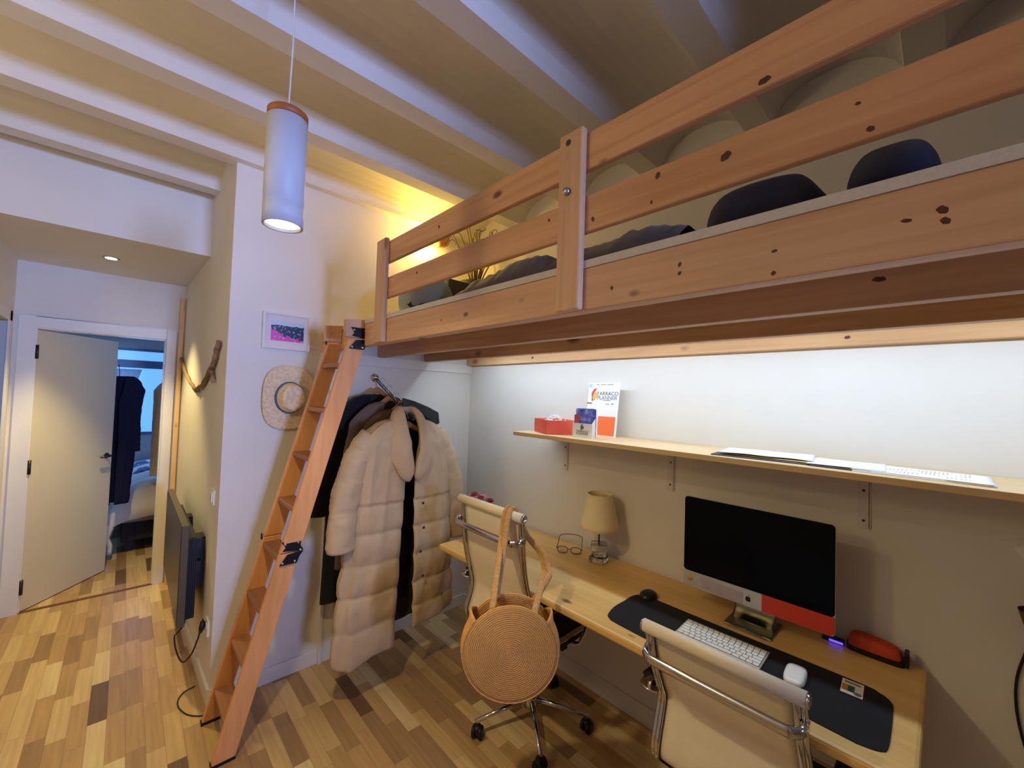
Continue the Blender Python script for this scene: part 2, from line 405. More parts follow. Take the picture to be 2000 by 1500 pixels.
# bedroom beyond the doorway
BEDW = mat('bedroom_plaster', (214, 214, 214), 0.9, var=0.04, scale=4)
struct('wall_bedroom', MB().box(-1.0, -0.9, YD + 0.1, 7.3, 0, 2.5).box(1.5, 1.6, YD + 0.1, 7.3, 0, 2.5)
       .box(-1.0, -0.55, 7.2, 7.3, 0, 2.5).box(0.75, 1.5, 7.2, 7.3, 0, 2.5).box(-0.55, 0.75, 7.2, 7.3, 0, 0.99).box(-0.55, 0.75, 7.2, 7.3, 2.11, 2.5)
       .box(0.55, 1.6, YD + 0.101, YD + 0.16, 0, 2.5), BEDW)
struct('ceiling', MB().box(-1.0, 1.6, YD + 0.1, 7.3, 2.5, 2.56), BEDW)
w2 = MB()
for a, b2, c, d in ((-0.55, -0.50, 0.99, 2.11), (0.70, 0.75, 0.99, 2.11), (-0.55, 0.75, 0.99, 1.03), (-0.55, 0.75, 1.86, 1.96), (-0.55, 0.75, 2.08, 2.11)):
    w2.box(a, b2, 7.19, 7.25, c, d)
w2o = struct('window_2', w2, mat('window_blue_grey_frame', (120, 140, 170), 0.4))
struct('window_pane', MB().box(-0.5, 0.7, 7.22, 7.235, 1.03, 2.08), emis('bright_blue_daylight', (96, 172, 255), 1.0), 0, w2o)
# sheer curtain hanging at the left of the bedroom window
cur = MB(); 
def curt(u, v):
    zz = 1.02 + 0.82 * v; wd = 0.34 - 0.16 * (1 - v) ** 1.6 - 0.06 * math.sin(v * 3)
    return (-0.36 + 0.17 + u * wd * 0.98, 7.14 + 0.018 * math.sin(u * 26 + v * 2), zz)
cur.slab(curt, 40, 16, (0, 0.004, 0))
SHEER = mat('sheer_curtain', (236, 244, 255), 0.9, trans=0.0); SHEER.node_tree.nodes['Principled BSDF'].inputs['Alpha'].default_value = 0.75
SHEER.node_tree.nodes['Principled BSDF'].inputs['Subsurface Weight'].default_value = 0.0
tag(build('curtain', cur, SHEER, loc=(-0.1, 7.14, 1.02)), 'sheer white curtain gathered at the left of the bright blue bedroom window', 'curtain')

# open door leaf swung into the bedroom
DOORW = mat('cream_door_paint', (220, 212, 188), 0.5, var=0.05, scale=2)
ang = math.atan2(5.108 - 4.529, -0.038 + 0.463)
d1 = thing('door_1', '', '', (-0.485, 4.50, 0)); del d1['label']; del d1['category']; d1['kind'] = 'structure'; d1.rotation_euler = (0, 0, ang)
build('door_leaf', MB().box(0, 0.70, 0, 0.038, 0.008, 2.022), DOORW, d1, 0.002, local=True)
for hz in (0.18, 1.03, 1.86):
    build('hinge', MB().lathe([(0.009, -0.05), (0.009, 0.05)], (-0.004, -0.006, hz), 10).box(0.0, 0.012, -0.004, 0.001, hz - 0.05, hz + 0.05), mat('dark_hinge_metal', (70, 60, 60), 0.4, 0.8), d1, 0, local=True)
hd = MB().lathe([(0.024, 0.0), (0.024, -0.008)], (0.64, 0, 1.02), 18, axis=1).tube([(0.64, -0.005, 1.02), (0.64, -0.045, 1.02), (0.63, -0.052, 1.02), (0.53, -0.052, 1.02)], 0.009, 10)
build('door_handle', hd, mat('dark_handle_metal', (96, 94, 100), 0.3, 0.9), d1, 0, local=True)

gl_ = thing('fill_light_stand', 'unseen stand added under the warm fill light left of the camera', 'fill light stand', (-1.25, 1.5, 0))  # stand added out of view beneath the added warm fill light
build('base', MB().lathe([(0.0, 0), (0.14, 0), (0.14, 0.015), (0.02, 0.025), (0.0, 0.03)], (-1.25, 1.5, 0), 32), BLACK, gl_)
build('pole', MB().lathe([(0.01, 0.02), (0.01, 2.22)], (-1.25, 1.5, 0), 12), BLACK, gl_)
build('holder', MB().lathe([(0.0, 2.215), (0.05, 2.22), (0.05, 2.23), (0.0, 2.232)], (-1.25, 1.5, 0), 20), BLACK, gl_)
# ------------------------------------------------------------------ loft bed
YN = -0.9   # how far the loft runs past the frame, over the photographer's right
loft = thing('loft_bed', 'raised pine loft bed with railing built above the desk', 'loft bed', (0.88, 2.3, 1.88))
build('front_beam', MB().box(0.855, 0.903, YN, YB, 1.88, 1.99), PINE, loft, 0.004)
build('joist', MB().box(1.21, 1.252, YN, YB, 1.88, 1.99), wood('pine_joist', (222, 180, 138), (192, 148, 108), (64, 40, 30), 1, 21), loft, 0.003)
build('joist', MB().box(1.568, 1.610, YN, YB, 1.88, 1.99), wood('pine_joist_b', (222, 180, 138), (192, 148, 108), (64, 40, 30), 1, 25), loft, 0.003)
build('wall_beam', MB().box(1.955, 2.0, YN, YB, 1.88, 1.99), PINEL, loft, 0.003)
build('bed_board', MB().box(0.853, 1.998, YN, YB - 0.001, 1.99, 2.010), mat('white_mattress_board', (222, 216, 208), 0.9, var=0.08, scale=120, bump=0.5, bscale=500), loft)
for ya, yb in ((0.645, 0.725), (1.757, 1.850)):
    p = build('post', MB().box(0.832, 0.854, ya, yb, 1.88, 2.363), PINEV, loft, 0.006)
    if ya < 1:
        for zz in (2.20,):
            build('bolt', MB().lathe([(0.0, -0.012), (0.009, -0.010), (0.011, 0)], (0.832, (ya + yb) / 2 + 0.006, zz), 14, axis=0), STEEL, p)
        build('wood_plug', MB().lathe([(0.0, -0.0015), (0.008, -0.0012), (0.009, 0)], (0.832, (ya + yb) / 2 + 0.008, 2.335), 14, axis=0), mat('dark_knot', (70, 52, 44), 0.6), p)
build('rail', MB().box(0.855, 0.877, YN, 1.842, 2.087, 2.184), PINE2, loft, 0.005)
build('rail', MB().box(0.855, 0.877, YN, 1.842, 2.254, 2.354), wood('pine_rail_b', (230, 182, 136), (200, 148, 104), (66, 38, 26), 1, 14, kscale=(4.0, 8)), loft, 0.005)

KNOT = mat('dark_pine_knot', (98, 58, 38), 0.6, var=0.3, scale=120)
def knot(parent, x, y, z, r, e=1.0, ph=0.0):
    pts = []
    for i in range(18):
        a = 2 * PI * i / 18; rr = 0.82 * r * (1 + 0.16 * math.sin(2 * a + ph) + 0.08 * math.sin(5 * a + ph * 2))
        pts.append((y + rr * e * math.cos(a), z + rr * math.sin(a)))
    build('knot', MB().prism(pts, 0, x - 0.0004, x + 0.001), KNOT, parent)
kids = {}
for o_ in COL.objects:
    if o_.parent is loft: kids.setdefault(o_.name.split('.')[0], []).append(o_)
RL, RT, FB = kids['rail'][0], kids['rail'][1], kids['front_beam'][0]
for y_, z_, r_, e_ in ((0.447, 2.162, 0.0085, 0.9), (0.302, 2.147, 0.0115, 1.0), (0.082, 2.101, 0.0065, 0.9), (0.098, 2.151, 0.004, 1.1), (0.461, 2.105, 0.005, 0.8), (0.775, 2.156, 0.006, 0.8), (1.505, 2.15, 0.008, 0.8), (0.623, 2.114, 0.007, 0.9)): knot(RL, 0.855, y_, z_, r_, e_, y_ * 9)
for y_, z_, r_, e_ in ((0.235, 2.266, 0.009, 1.3), (1.350, 2.300, 0.008, 0.9)): knot(RT, 0.855, y_, z_, r_, e_, y_ * 9)
for y_, z_, r_, e_ in ((0.002, 1.943, 0.0075, 1.0), (-0.001, 1.926, 0.0065, 1.0), (0.215, 1.933, 0.004, 1.3), (0.216, 1.892, 0.006, 0.7), (0.392, 1.946, 0.006, 0.8), (0.392, 1.927, 0.005, 1.0), (0.561, 1.924, 0.006, 0.8), (0.04, 1.938, 0.004, 1.8), (1.31, 1.93, 0.006, 0.6)): knot(FB, 0.855, y_, z_, r_, e_, y_ * 9)
knot(kids['joist'][0], 1.21, 0.10, 1.938, 0.008, 1.6, 1); knot(kids['wall_beam'][0], 1.955, 0.25, 1.912, 0.009, 1.1, 2); knot(kids['wall_beam'][0], 1.955, 1.884, 1.912, 0.010, 1.1, 3)

# mattress, quilt, pillows
FAB = mat('grey_mattress_cover', (120, 116, 118), 0.9, var=0.1, scale=30)
tag(build('mattress', MB().slab(lambda u, v: (1.12 + 0.85 * u, -0.85 + 2.75 * v, 2.011), 8, 20, (0, 0, 0.06)), FAB, loc=(1.5, 1.0, 2.01)), 'thin grey mattress lying on the white board of the loft', 'mattress')
prof = [(-0.2, 2.10), (0.30, 2.10), (0.47, 2.165), (0.58, 2.19), (0.69, 2.205), (0.85, 2.20), (1.03, 2.195), (1.12, 2.215), (1.2, 2.222), (1.3, 2.23), (1.42, 2.21), (1.55, 2.195), (1.64, 2.17), (1.70, 2.10), (1.72, 2.075)]
def lerp(tb, x):
    if x <= tb[0][0]: return tb[0][1]
    for (a, b), (c, d) in zip(tb, tb[1:]):
        if x <= c: return b + (d - b) * (x - a) / (c - a)
    return tb[-1][1]
def quilt(u, v):
    y = 0.525 + 1.195 * v; x = 1.115 + 0.80 * u
    h = lerp(prof, y) - 2.075
    e = min(1, u / 0.10) ** 0.5 * (1 - 0.55 * max(0, u - 0.15)) * min(1, (1 - u) / 0.05)
    n = 0.016 * noise.noise(Vector((x * 9, y * 14, 1))) + 0.010 * noise.noise(Vector((x * 20, y * 30, 5)))
    return (x, y, 2.078 + max(0.0, (h + n) * e))
q = MB().grid(quilt, 50, 110); q.grid(lambda u, v: (1.115 + 0.8 * u, 0.525 + 1.195 * v, 2.074), 2, 2)
tag(build('quilt', q, mat('slate_grey_quilt', (112, 112, 122), 0.85, var=0.25, scale=10, bump=0.3, bscale=60, sheen=0.2), loc=(1.5, 1.0, 2.075)), 'rumpled slate grey quilt heaped along the loft mattress', 'quilt')
NAVY = mat('navy_cotton', (46, 50, 78), 0.9, var=0.25, scale=14, sheen=0.1)
def pillow(c, hx, hy, hz, rot=0, seed=0, pw=2.6):
    def fn(u, v):
        a = 2 * PI * u; ph = PI * (v - 0.5)
        cx_, sx_ = math.cos(ph), math.sin(ph)
        def se(w, p): return math.copysign(abs(w) ** p, w)
        x = hx * se(cx_, 0.6) * se(math.cos(a), 0.6); y = hy * se(cx_, 0.6) * se(math.sin(a), 0.6); z = hz * se(sx_, 0.9)
        ed = max(abs(x) / hx, abs(y) / hy)
        z *= 1 - 0.45 * ed ** 4
        n = 1 + 0.06 * noise.noise(Vector((x * 9 + seed, y * 9, z * 9)))
        cr, sr = math.cos(rot), math.sin(rot)
        return (c[0] + (x * cr - y * sr) * n, c[1] + (x * sr + y * cr) * n, c[2] + z * n)
    return MB().grid(fn, 36, 22, cu=True)
tag(build('pillow', pillow((1.42, 0.365, 2.19), 0.20, 0.155, 0.12, 0.05, 1), NAVY, loc=(1.42, 0.36, 2.07)), 'navy pillow on the loft, left one beside the grey quilt end', 'pillow', 'navy pillows on the loft')
tag(build('pillow', pillow((1.35, 0.085, 2.172), 0.17, 0.085, 0.098, 0.0, 5), NAVY, loc=(1.35, 0.1, 2.07)), 'navy rounded pillow on the loft, rightmost and smallest', 'pillow', 'navy pillows on the loft')
# round cushion at the ladder end
SAGE = mat('sage_cushion_cotton', (150, 164, 152), 0.85, var=0.12, scale=5, sheen=0.2)
cu = thing('round_cushion', 'round sage green cushion with dark marks on the loft behind the end post', 'cushion', (1.17, 1.95, 2.01))
def ball(u, v):
    a = 2 * PI * u; ph = PI * (v - 0.5); r = 1 + 0.03 * noise.noise(Vector((math.cos(a) * 2, math.sin(a) * 2, ph)))
    return (1.17 + 0.145 * math.cos(ph) * math.cos(a) * r, 1.95 + 0.155 * math.cos(ph) * math.sin(a) * r, 2.155 + 0.145 * math.sin(ph) * r)
build('cushion_cover', MB().grid(ball, 40, 24, cu=True), SAGE, cu)
pr = MB()
for k, (a, ph, s) in enumerate(((3.75, -0.55, 0.026), (4.0, -0.42, 0.02), (3.55, -0.35, 0.014), (4.25, -0.6, 0.022), (3.9, -0.7, 0.03))):
    n = Vector((math.cos(ph) * math.cos(a), math.cos(ph) * math.sin(a), math.sin(ph)))
    c = Vector((1.17 + 0.148 * n.x, 1.95 + 0.158 * n.y, 2.155 + 0.148 * n.z)); t1 = n.orthogonal().normalized(); t2 = n.cross(t1)
    pr.add([tuple(c + (t1 * math.cos(j * 2 * PI / 7) + t2 * math.sin(j * 2 * PI / 7)) * s * (1 + 0.35 * math.sin(3 * j + k))) for j in range(7)], [list(range(7))])
build('printed_leaf_pattern', pr, BLACK, cu, solid=0.002)
# crate and planter with twisted twigs
CRATE = mat('dark_crate_board', (84, 74, 54), 0.7, var=0.2)
cr = thing('storage_crate', 'dark crate with a pale edge on the loft behind the round cushion', 'crate', (1.45, 2.2, 2.01))
build('crate_box', MB().box(1.36, 1.62, 2.02, 2.34, 2.011, 2.34), CRATE, cr, 0.003)
build('crate_edge', MB().box(1.345, 1.36, 2.02, 2.035, 2.011, 2.36).box(1.345, 1.36, 2.325, 2.34, 2.011, 2.36).box(1.345, 1.36, 2.02, 2.34, 2.345, 2.36), mat('pale_crate_edge', (190, 170, 120), 0.6), cr)
pl = thing('twig_planter', 'black basket of curly bare twigs on the loft beside the wall lamp', 'plant', (1.80, 2.33, 2.01))
build('basket', MB().lathe([(0.10, 0), (0.125, 0.2), (0.135, 0.44), (0.125, 0.44), (0.10, 0.05), (0.0, 0.05)], (1.80, 2.33, 2.011), 24), mat('black_basket', (30, 28, 24), 0.8, var=0.3, scale=60, bump=0.5, bscale=120), pl)
TW = mat('olive_twig', (122, 104, 48), 0.7, var=0.2)
rnd = random.Random(5)
for k in range(20):
    a = rnd.uniform(0, 2 * PI); sp = rnd.uniform(0.08, 0.42); hh = rnd.uniform(0.55, 0.95); pts = []
    ph = rnd.uniform(0, 6)
    for i in range(26):
        t = i / 25; rr = sp * t ** 1.5; hk = 1 if i < 20 else 1
        zz = 2.30 + hh * (t - 0.12 * max(0, (t - 0.8) / 0.2) ** 2 * 2)
        x = 1.80 + rr * math.cos(a) + 0.02 * math.sin(ph + t * 9) * t; y = 2.33 + 0.55 * rr * math.sin(a) + 0.02 * math.cos(ph + t * 8) * t
        pts.append((min(x, 1.96), min(y, 2.58), min(zz, 2.84)))
    build('twig', MB().tube(pts, [0.006 - 0.0035 * i / 25 for i in range(26)], 6), TW, pl)

# wall lamp above the loft
wl = thing('wall_lamp', 'wood coloured round wall lamp glowing warm above the loft corner', 'wall lamp', (1.62, 2.60, 2.76))
build('wall_plate', MB().lathe([(0.05, 0), (0.05, -0.02), (0.02, -0.03), (0.02, -0.06)], (1.60, 2.609, 2.79), 24, axis=1), mat('lamp_wood', (196, 140, 84), 0.5, var=0.1), wl)
LO = Vector((1.60, 2.515, 2.775)); dr = Vector((-0.80, 0.30, 0.05)).normalized(); t1 = dr.orthogonal().normalized(); t2 = dr.cross(t1)
sh = MB()
prf = [(0.0, -0.075), (0.035, -0.068), (0.052, -0.045), (0.06, -0.01), (0.062, 0.03), (0.058, 0.03), (0.055, 0.0), (0.03, -0.04), (0.0, -0.05)]
sh.grid(lambda u, v: tuple(LO + dr * prf[round(v * 8)][1] + (t1 * math.cos(2 * PI * u) + t2 * math.sin(2 * PI * u)) * prf[round(v * 8)][0]), 28, 9, cu=True)
build('lamp_shade', sh, mat('lamp_wood', (196, 140, 84)), wl)
build('bulb', MB().grid(lambda u, v: tuple(LO + dr * 0.0 + Vector((math.cos(2 * PI * u) * math.cos(PI * (v - .5)), math.sin(2 * PI * u) * math.cos(PI * (v - .5)), math.sin(PI * (v - .5)))) * 0.026), 16, 10, cu=True), emis('warm_bulb', (255, 226, 140), 14), wl)
point('wall_lamp_light', tuple(LO + dr * 0.085 + Vector((0, -0.01, -0.05))), 13, (1.0, 0.63, 0.11), 0.03)

# ------------------------------------------------------------------ ladder
lad = thing('ladder', 'folding pine loft ladder with black hinges leaning on the loft front beam', 'ladder', (0.36, 2.33, 0.0))
ZT = 1.92
def sx(z): return 0.335 + (z / 1.846) * (0.766 - 0.335)      # front edge of the stringers
WD = 0.086
def stringer(y0b, y0t, th, za, zb_):
    def pt(x, z, o): return (x, y0b + (y0t - y0b) * z / ZT + o, z)
    return MB().hexa([pt(sx(za), za, 0), pt(sx(za) + WD, za, 0), pt(sx(za) + WD, za, th), pt(sx(za), za, th),
                      pt(sx(zb_), zb_, 0), pt(sx(zb_) + WD, zb_, 0), pt(sx(zb_) + WD, zb_, th), pt(sx(zb_), zb_, th)])
HINGE = mat('black_hinge', (14, 14, 22), 0.4, 0.3)
SCREW = mat('screw_head', (200, 200, 205), 0.25, 1.0)
for side, (yb_, yt_) in enumerate(((2.165, 2.0), (2.475, 2.29))):
    for za, zb_ in ((0.0, 0.888), (0.892, 1.905)):
        build('stringer', stringer(yb_, yt_, 0.028, za, zb_), LADW, lad, 0.003)
    bx = (0.772, 0.853)
    y0 = yt_ - 0.002
    build('top_block', MB().hexa([(bx[0] - 0.008, y0, 1.915), (bx[1], y0, 1.915), (bx[1], y0 + 0.028, 1.915), (bx[0] - 0.008, y0 + 0.028, 1.915),
                                  (bx[0] - 0.012, y0, 2.000), (bx[1], y0, 2.010), (bx[1], y0 + 0.028, 2.010), (bx[0] - 0.012, y0 + 0.028, 2.000)]), PINEV, lad, 0.003)
    for hz in (0.89, 1.91):
        hy = (yb_ + (yt_ - yb_) * hz / ZT) - (0.004 if hz < 1 else 0.009)
        x0 = sx(hz) + 0.012
        if side == 0:
            up = [(x0 - 0.008, hz + 0.055), (x0 + 0.078, hz + 0.055), (x0 + 0.074, hz + 0.028), (x0 + 0.088, hz + 0.004), (x0 + 0.070, hz + 0.002), (x0 - 0.002, hz + 0.012), (x0 + 0.01, hz + 0.028)]
            dn = [(x0 - 0.012, hz - 0.052), (x0 + 0.062, hz - 0.052), (x0 + 0.07, hz - 0.025), (x0 + 0.088, hz + 0.0), (x0 + 0.02, hz - 0.006)]
            hg = build('hinge', MB().prism(up, 1, hy, hy + 0.004).prism(dn, 1, hy, hy + 0.004), HINGE, lad)
            for dx, dz in ((0.008, 0.042), (0.064, 0.042), (0.074, 0.006), (0.0, -0.042), (0.052, -0.042)):
                build('screw', MB().lathe([(0.0065, 0), (0.005, -0.003), (0, -0.0035)], (x0 + dx, hy, hz + dz), 10, axis=1), SCREW, hg)
        else:
            for dx, dz in ((0.02, 0.055), (0.07, 0.05), (0.01, -0.035), (0.06, -0.035)):
                build('screw', MB().lathe([(0.007, 0), (0.005, -0.004), (0, -0.005)], (sx(hz) + dx, yb_ + (yt_ - yb_) * hz / ZT, hz + dz), 10, axis=1), SCREW, lad)
            hgx = sx(hz) - 0.004
            build('hinge', MB().box(hgx - 0.006, hgx, hy + 0.012, hy + 0.024, hz - 0.012, hz + 0.016), HINGE, lad)
for zs in (0.165, 0.40, 0.63, 0.865, 1.09, 1.325, 1.56, 1.79):
    yl = 2.165 + (2.0 - 2.165) * zs / ZT + 0.028; yr = 2.475 + (2.29 - 2.475) * zs / ZT
    x0 = sx(zs)
    build('step', MB().box(x0 + 0.004, x0 + 0.083, yl, yr, zs - 0.022, zs), LADS, lad, 0.003)
for side, (yb_, yt_) in enumerate(((2.165, 2.0), (2.475, 2.29))):
    build('rubber_foot', MB().box(0.333, 0.425, yb_ - 0.002, yb_ + 0.030, 0.0, 0.014), BLKPL, lad)

# ------------------------------------------------------------------ pendant lamp
PX, PY = 0.287, 1.23
pe = thing('pendant_lamp', 'white cylinder pendant lamp with a wooden top ring hanging from its cord', 'pendant lamp', (PX, PY, 2.09))
build('cord', MB().tube([(PX, PY, 2.40), (PX + 0.004, PY, 2.6), (PX, PY, 2.98)], 0.0022, 8), mat('white_cord', (214, 214, 220), 0.6), pe)
build('wood_ring', MB().lathe([(0.0, 0.402), (0.047, 0.402), (0.05, 0.399), (0.05, 0.380), (0.0, 0.380)], (PX, PY, 2.0), 40), mat('pendant_wood', (176, 100, 48), 0.5, var=0.15), pe)
build('lamp_body', MB().lathe([(0.0, 0.380), (0.0496, 0.380), (0.0496, 0.150), (0.0485, 0.149), (0.0485, 0.1475), (0.0496, 0.1465), (0.0496, 0.09), (0.044, 0.09), (0.044, 0.105), (0.0, 0.105)], (PX, PY, 2.0), 48), mat('pendant_white_metal', (200, 202, 208), 0.5), pe)
build('bulb', MB().lathe([(0.043, 0.102), (0.043, 0.0985), (0.0, 0.094)], (PX, PY, 2.0), 32), emis('pendant_glow', (255, 246, 226), 6), pe)
spot('pendant_light', (PX, PY, 2.088), (PX, PY, 0), 55, (1.0, 0.79, 0.40), 158, 1.0, 0.035)

# hallway downlight
dl = thing('downlight', 'small recessed round downlight glowing in the corridor soffit', 'downlight', (-0.117, 3.898, 2.503))
build('rim', MB().lathe([(0.030, 0), (0.046, 0), (0.044, -0.006), (0.032, -0.004)], (-0.117, 3.898, 2.503), 28, caps=False), STEEL, dl)
build('lens', MB().lathe([(0.0, -0.003), (0.030, -0.003)], (-0.117, 3.898, 2.503), 28), emis('downlight_glow', (255, 244, 214), 14), dl)
spot('downlight_light', (-0.117, 3.898, 2.49), (-0.117, 3.898, 0), 128, (1.0, 0.77, 0.32), 88, 0.55, 0.04)
# ------------------------------------------------------------------ coat arm and coats
AX = 1.205
arm = thing('coat_rail', 'dark notched metal coat arm sloping out from the white wall above the coats', 'coat rail', (AX, 2.60, 1.72))
GUN = mat('gunmetal', (70, 72, 84), 0.4, 0.8)
def ap(t): return Vector((AX, 2.597 - 0.50 * t, 1.735 - 0.235 * t))   # t along the arm
ar = MB()
for off in (-0.011, 0.011):
    ar.tube([tuple(ap(0) + Vector((off * 0, 0, off))), tuple(ap(1) + Vector((0, 0, off)))], 0.0032, 6)
for k in range(26):
    c = ap((k + 0.5) / 26); ar.tube([tuple(c + Vector((0, 0, -0.011))), tuple(c + Vector((0, -0.004, 0.011)))], 0.0024, 5)
build('notched_bar', ar, GUN, arm)
build('wall_bracket', MB().lathe([(0.028, 0.0), (0.026, -0.008), (0.012, -0.014), (0.012, -0.03), (0.0, -0.03)], (AX - 0.005, 2.61, 1.745), 20, axis=1), CHROME, arm)
build('end_stop', MB().lathe([(0.0, -0.008), (0.009, -0.004), (0.009, 0.004), (0, 0.008)], tuple(ap(1.01)), 12, axis=1), GUN, arm)

HW = mat('hanger_wood', (190, 138, 84), 0.45, var=0.15, scale=30, stretch=(1, 1, 4))
def hanger(y, t, half, label, cx=AX, mt=None, drop=0.115, yaw=0.0):
    top = ap(t)
    h = thing('coat_hanger', label, 'hanger', (top.x, y, top.z - 0.10), 'coat hangers on the wall arm')
    hk = [(top.x + 0.016 * math.cos(a), y, top.z + 0.012 + 0.016 * math.sin(a) - 0.004) for a in [PI * (-0.15 + 1.15 * i / 12) for i in range(13)]][::1]
    hk = [(2 * top.x - p[0], p[1], p[2]) for p in hk][::-1]
    hk = hk + [(top.x + 0.002, y, top.z - 0.03), (top.x, y, top.z - 0.055)]
    build('hook', MB().tube(hk, 0.0018, 6), STEEL, h)
    cz = top.z - 0.065
    def bar(u, v):
        s_ = (u - 0.5) * 2; a = 2 * PI * v
        x = cx + s_ * half; zc = cz - drop * abs(s_) ** 1.35 * 0.9 + 0.012 * (1 - abs(s_)); yy = y - 0.02 * s_ * s_ + yaw * s_ * half
        hh = 0.020 - 0.008 * abs(s_); th = 0.006 + 0.011 * abs(s_) ** 2
        if abs(s_) > 0.985: hh *= 0.5; th *= 0.5
        return (x, yy + th * math.cos(a), zc + hh * math.sin(a))
    build('hanger_shoulders', MB().grid(bar, 33, 13), mt or HW, h)
    return h

def puff(n, v, amp):
    return amp * (abs(math.sin(PI * n * v)) ** 0.45 - 0.75)
def coat(root, y0, cx, zt, zb, ws, wb, d0, d1, gap_t, gap_b, mats, seams=0, amp=0.0, seed=0, sleeve=None, sl_z=0.85, lining=True, wr=0.012, hem=None, sleeve_part='sleeve', start=1.0, collar=None, shx=None):
    """coat body: open tube, front gap towards -y, shoulders to hem"""
    SH = zt - 0.13
    def wz(z):
        if z > SH: 
            t = (z - SH) / (zt - SH); return ws * (1 - t) ** 0.55 * 0.78 + 0.085
        t = (SH - z) / (SH - zb); return (ws * 0.78 + 0.085) + (wb - (ws * 0.78 + 0.085)) * t ** 0.8
    def dz(z):
        if z > SH: return 0.055 + (d0 - 0.055) * (1 - ((z - SH) / (zt - SH)) ** 2)
        return d0 + (d1 - d0) * (SH - z) / (SH - zb)
    def fn(u, v):
        zh = zb
        z = zt + (zh - zt) * v
        w, d = wz(z), dz(z)
        g = gap_t + (gap_b - gap_t) * v
        if z > SH - 0.1: g = g + 0.03 * ((z - (SH - 0.1)) / 0.23)
        p0 = math.asin(min(0.9, g / w))
        a = p0 + u * (2 * PI - 2 * p0)
        k = 1 + 0
        s_, c_ = math.sin(a), math.cos(a)
        x = math.copysign(abs(s_) ** 0.8, s_) * w; yy = -math.copysign(abs(c_) ** 0.75, c_) * d
        pv = 0
        if seams:
            zz = (v - (1 - start)) / start if v > (1 - start) else 0
            pv = puff(seams, zz, amp) if zz > 0 else amp * 0.3
        fold = wr * noise.noise(Vector((a * 3.1 + seed, z * 1.6, seed))) + 0.5 * wr * noise.noise(Vector((a * 9 + seed, z * 5, seed + 3))) + 0.3 * wr * noise.noise(Vector((a * 22, z * 16, seed + 7))) + 0.8 * wr * noise.noise(Vector((a * 13, z * 2.2, seed + 9))) * min(1, max(0, (z - 0.7) / 0.4))
        rr = pv + fold
        x += s_ * rr; yy += -c_ * rr
        if hem and v > 0.8:
            z += hem(x) * (v - 0.8) / 0.2
        return (cx - x, y0 + yy, z)
    b = MB().grid(fn, 90, 130 if seams else 60)
    build('coat_body', b, mats, root, solid=0.006 if lining else 0.003, solid_mi=1 if lining else 0)
    return fn

def sleeve_part(root, mt, p0, p1, p2, r0, r1, seams, amp, seed, name='sleeve', sqy=0.75):
    p0, p1, p2 = Vector(p0), Vector(p1), Vector(p2)
    ds = []
    def c(t):
        return p0 * (1 - t) ** 2 + p1 * 2 * t * (1 - t) + p2 * t * t
    def fn(u, v):
        t = v; q = c(t); tg = (c(min(1, t + 0.01)) - c(max(0, t - 0.01))).normalized()
        sd = Vector((0, 1, 0)).cross(tg).normalized(); fr = Vector((0, 1, 0))
        a = 2 * PI * u; r = r0 + (r1 - r0) * t
        if t < 0.06: r *= (t / 0.06) ** 0.5 if t > 0 else 0.02
        r += (puff(seams, t, amp) if seams else 0) + 0.007 * noise.noise(Vector((a * 1.5 + seed, t * 14, seed))) + 0.004 * noise.noise(Vector((a * 5 + seed, t * 40, seed)))
        return tuple(q + sd * (math.cos(a) * r) + fr * (math.sin(a) * r * sqy))
    b = MB().grid(fn, 28, 90, cu=True)
    # cuff end
    e = [fn(i / 28, 1.0) for i in range(28)]; ec = c(0.985)
    b.add(e + [tuple(ec)], [(i, (i + 1) % 28, 28) for i in range(28)], 1)
    build(name, b, mt, root)

PUF = mat('beige_puffer_nylon', (200, 176, 144), 0.5, var=0.10, scale=5, bump=0.7, bscale=38, spec=0.4)
LIN = mat('dark_coat_lining', (50, 46, 46), 0.7, var=0.2, scale=8)
BLKC = mat('black_wool', (24, 24, 36), 0.95, var=0.2, scale=12, sheen=0.15)
GRYC = mat('grey_brown_wool', (120, 104, 92), 0.95, var=0.15, scale=14)
BRNC = mat('dark_brown_wool', (92, 72, 58), 0.95, var=0.15, scale=14)

# the back coats, wall side first
specs = [('black_coat', 'long black coat hanging closest to the wall behind the ladder', 2.50, 0.08, (BLKC, LIN), 1.17, 0.40, 11),
         ('grey_coat', 'grey brown wool coat hanging between the black coat and brown coat', 2.405, 0.27, (GRYC, LIN), 1.215, 0.62, 17),
         ('brown_coat', 'dark brown coat hanging just behind the beige puffer', 2.315, 0.45, (BRNC, LIN), 1.245, 0.70, 23)]
hl = ['wooden hanger closest to the wall, holding the black coat', 'wooden hanger of the grey coat, second from the wall', 'wooden hanger of the brown coat, just behind the puffer']
for (nm, lb, y, t, mt, cx, zb, sd), h in zip(specs, hl):
    top = ap(t).z - 0.082
    r = thing(nm, lb, 'coat', (cx, y, top), 'coats on the wall arm')
    coat(r, y, cx, top, zb, 0.215, 0.30, 0.034, 0.034, 0.02, 0.03, mt, seed=sd, wr=0.007)
    sp_ = 0.33 if sd == 11 else 0.27
    for s_ in (-1, 1):
        sleeve_part(r, mt, (cx + s_ * 0.17, y, top - 0.10), (cx + s_ * (sp_ - 0.03), y, top - 0.28), (cx + s_ * sp_, y, max(zb + 0.05, top - 0.72)), 0.060, 0.048, 0, 0, sd + s_, sqy=0.5)
    hanger(y, t, 0.145, h, cx=cx)
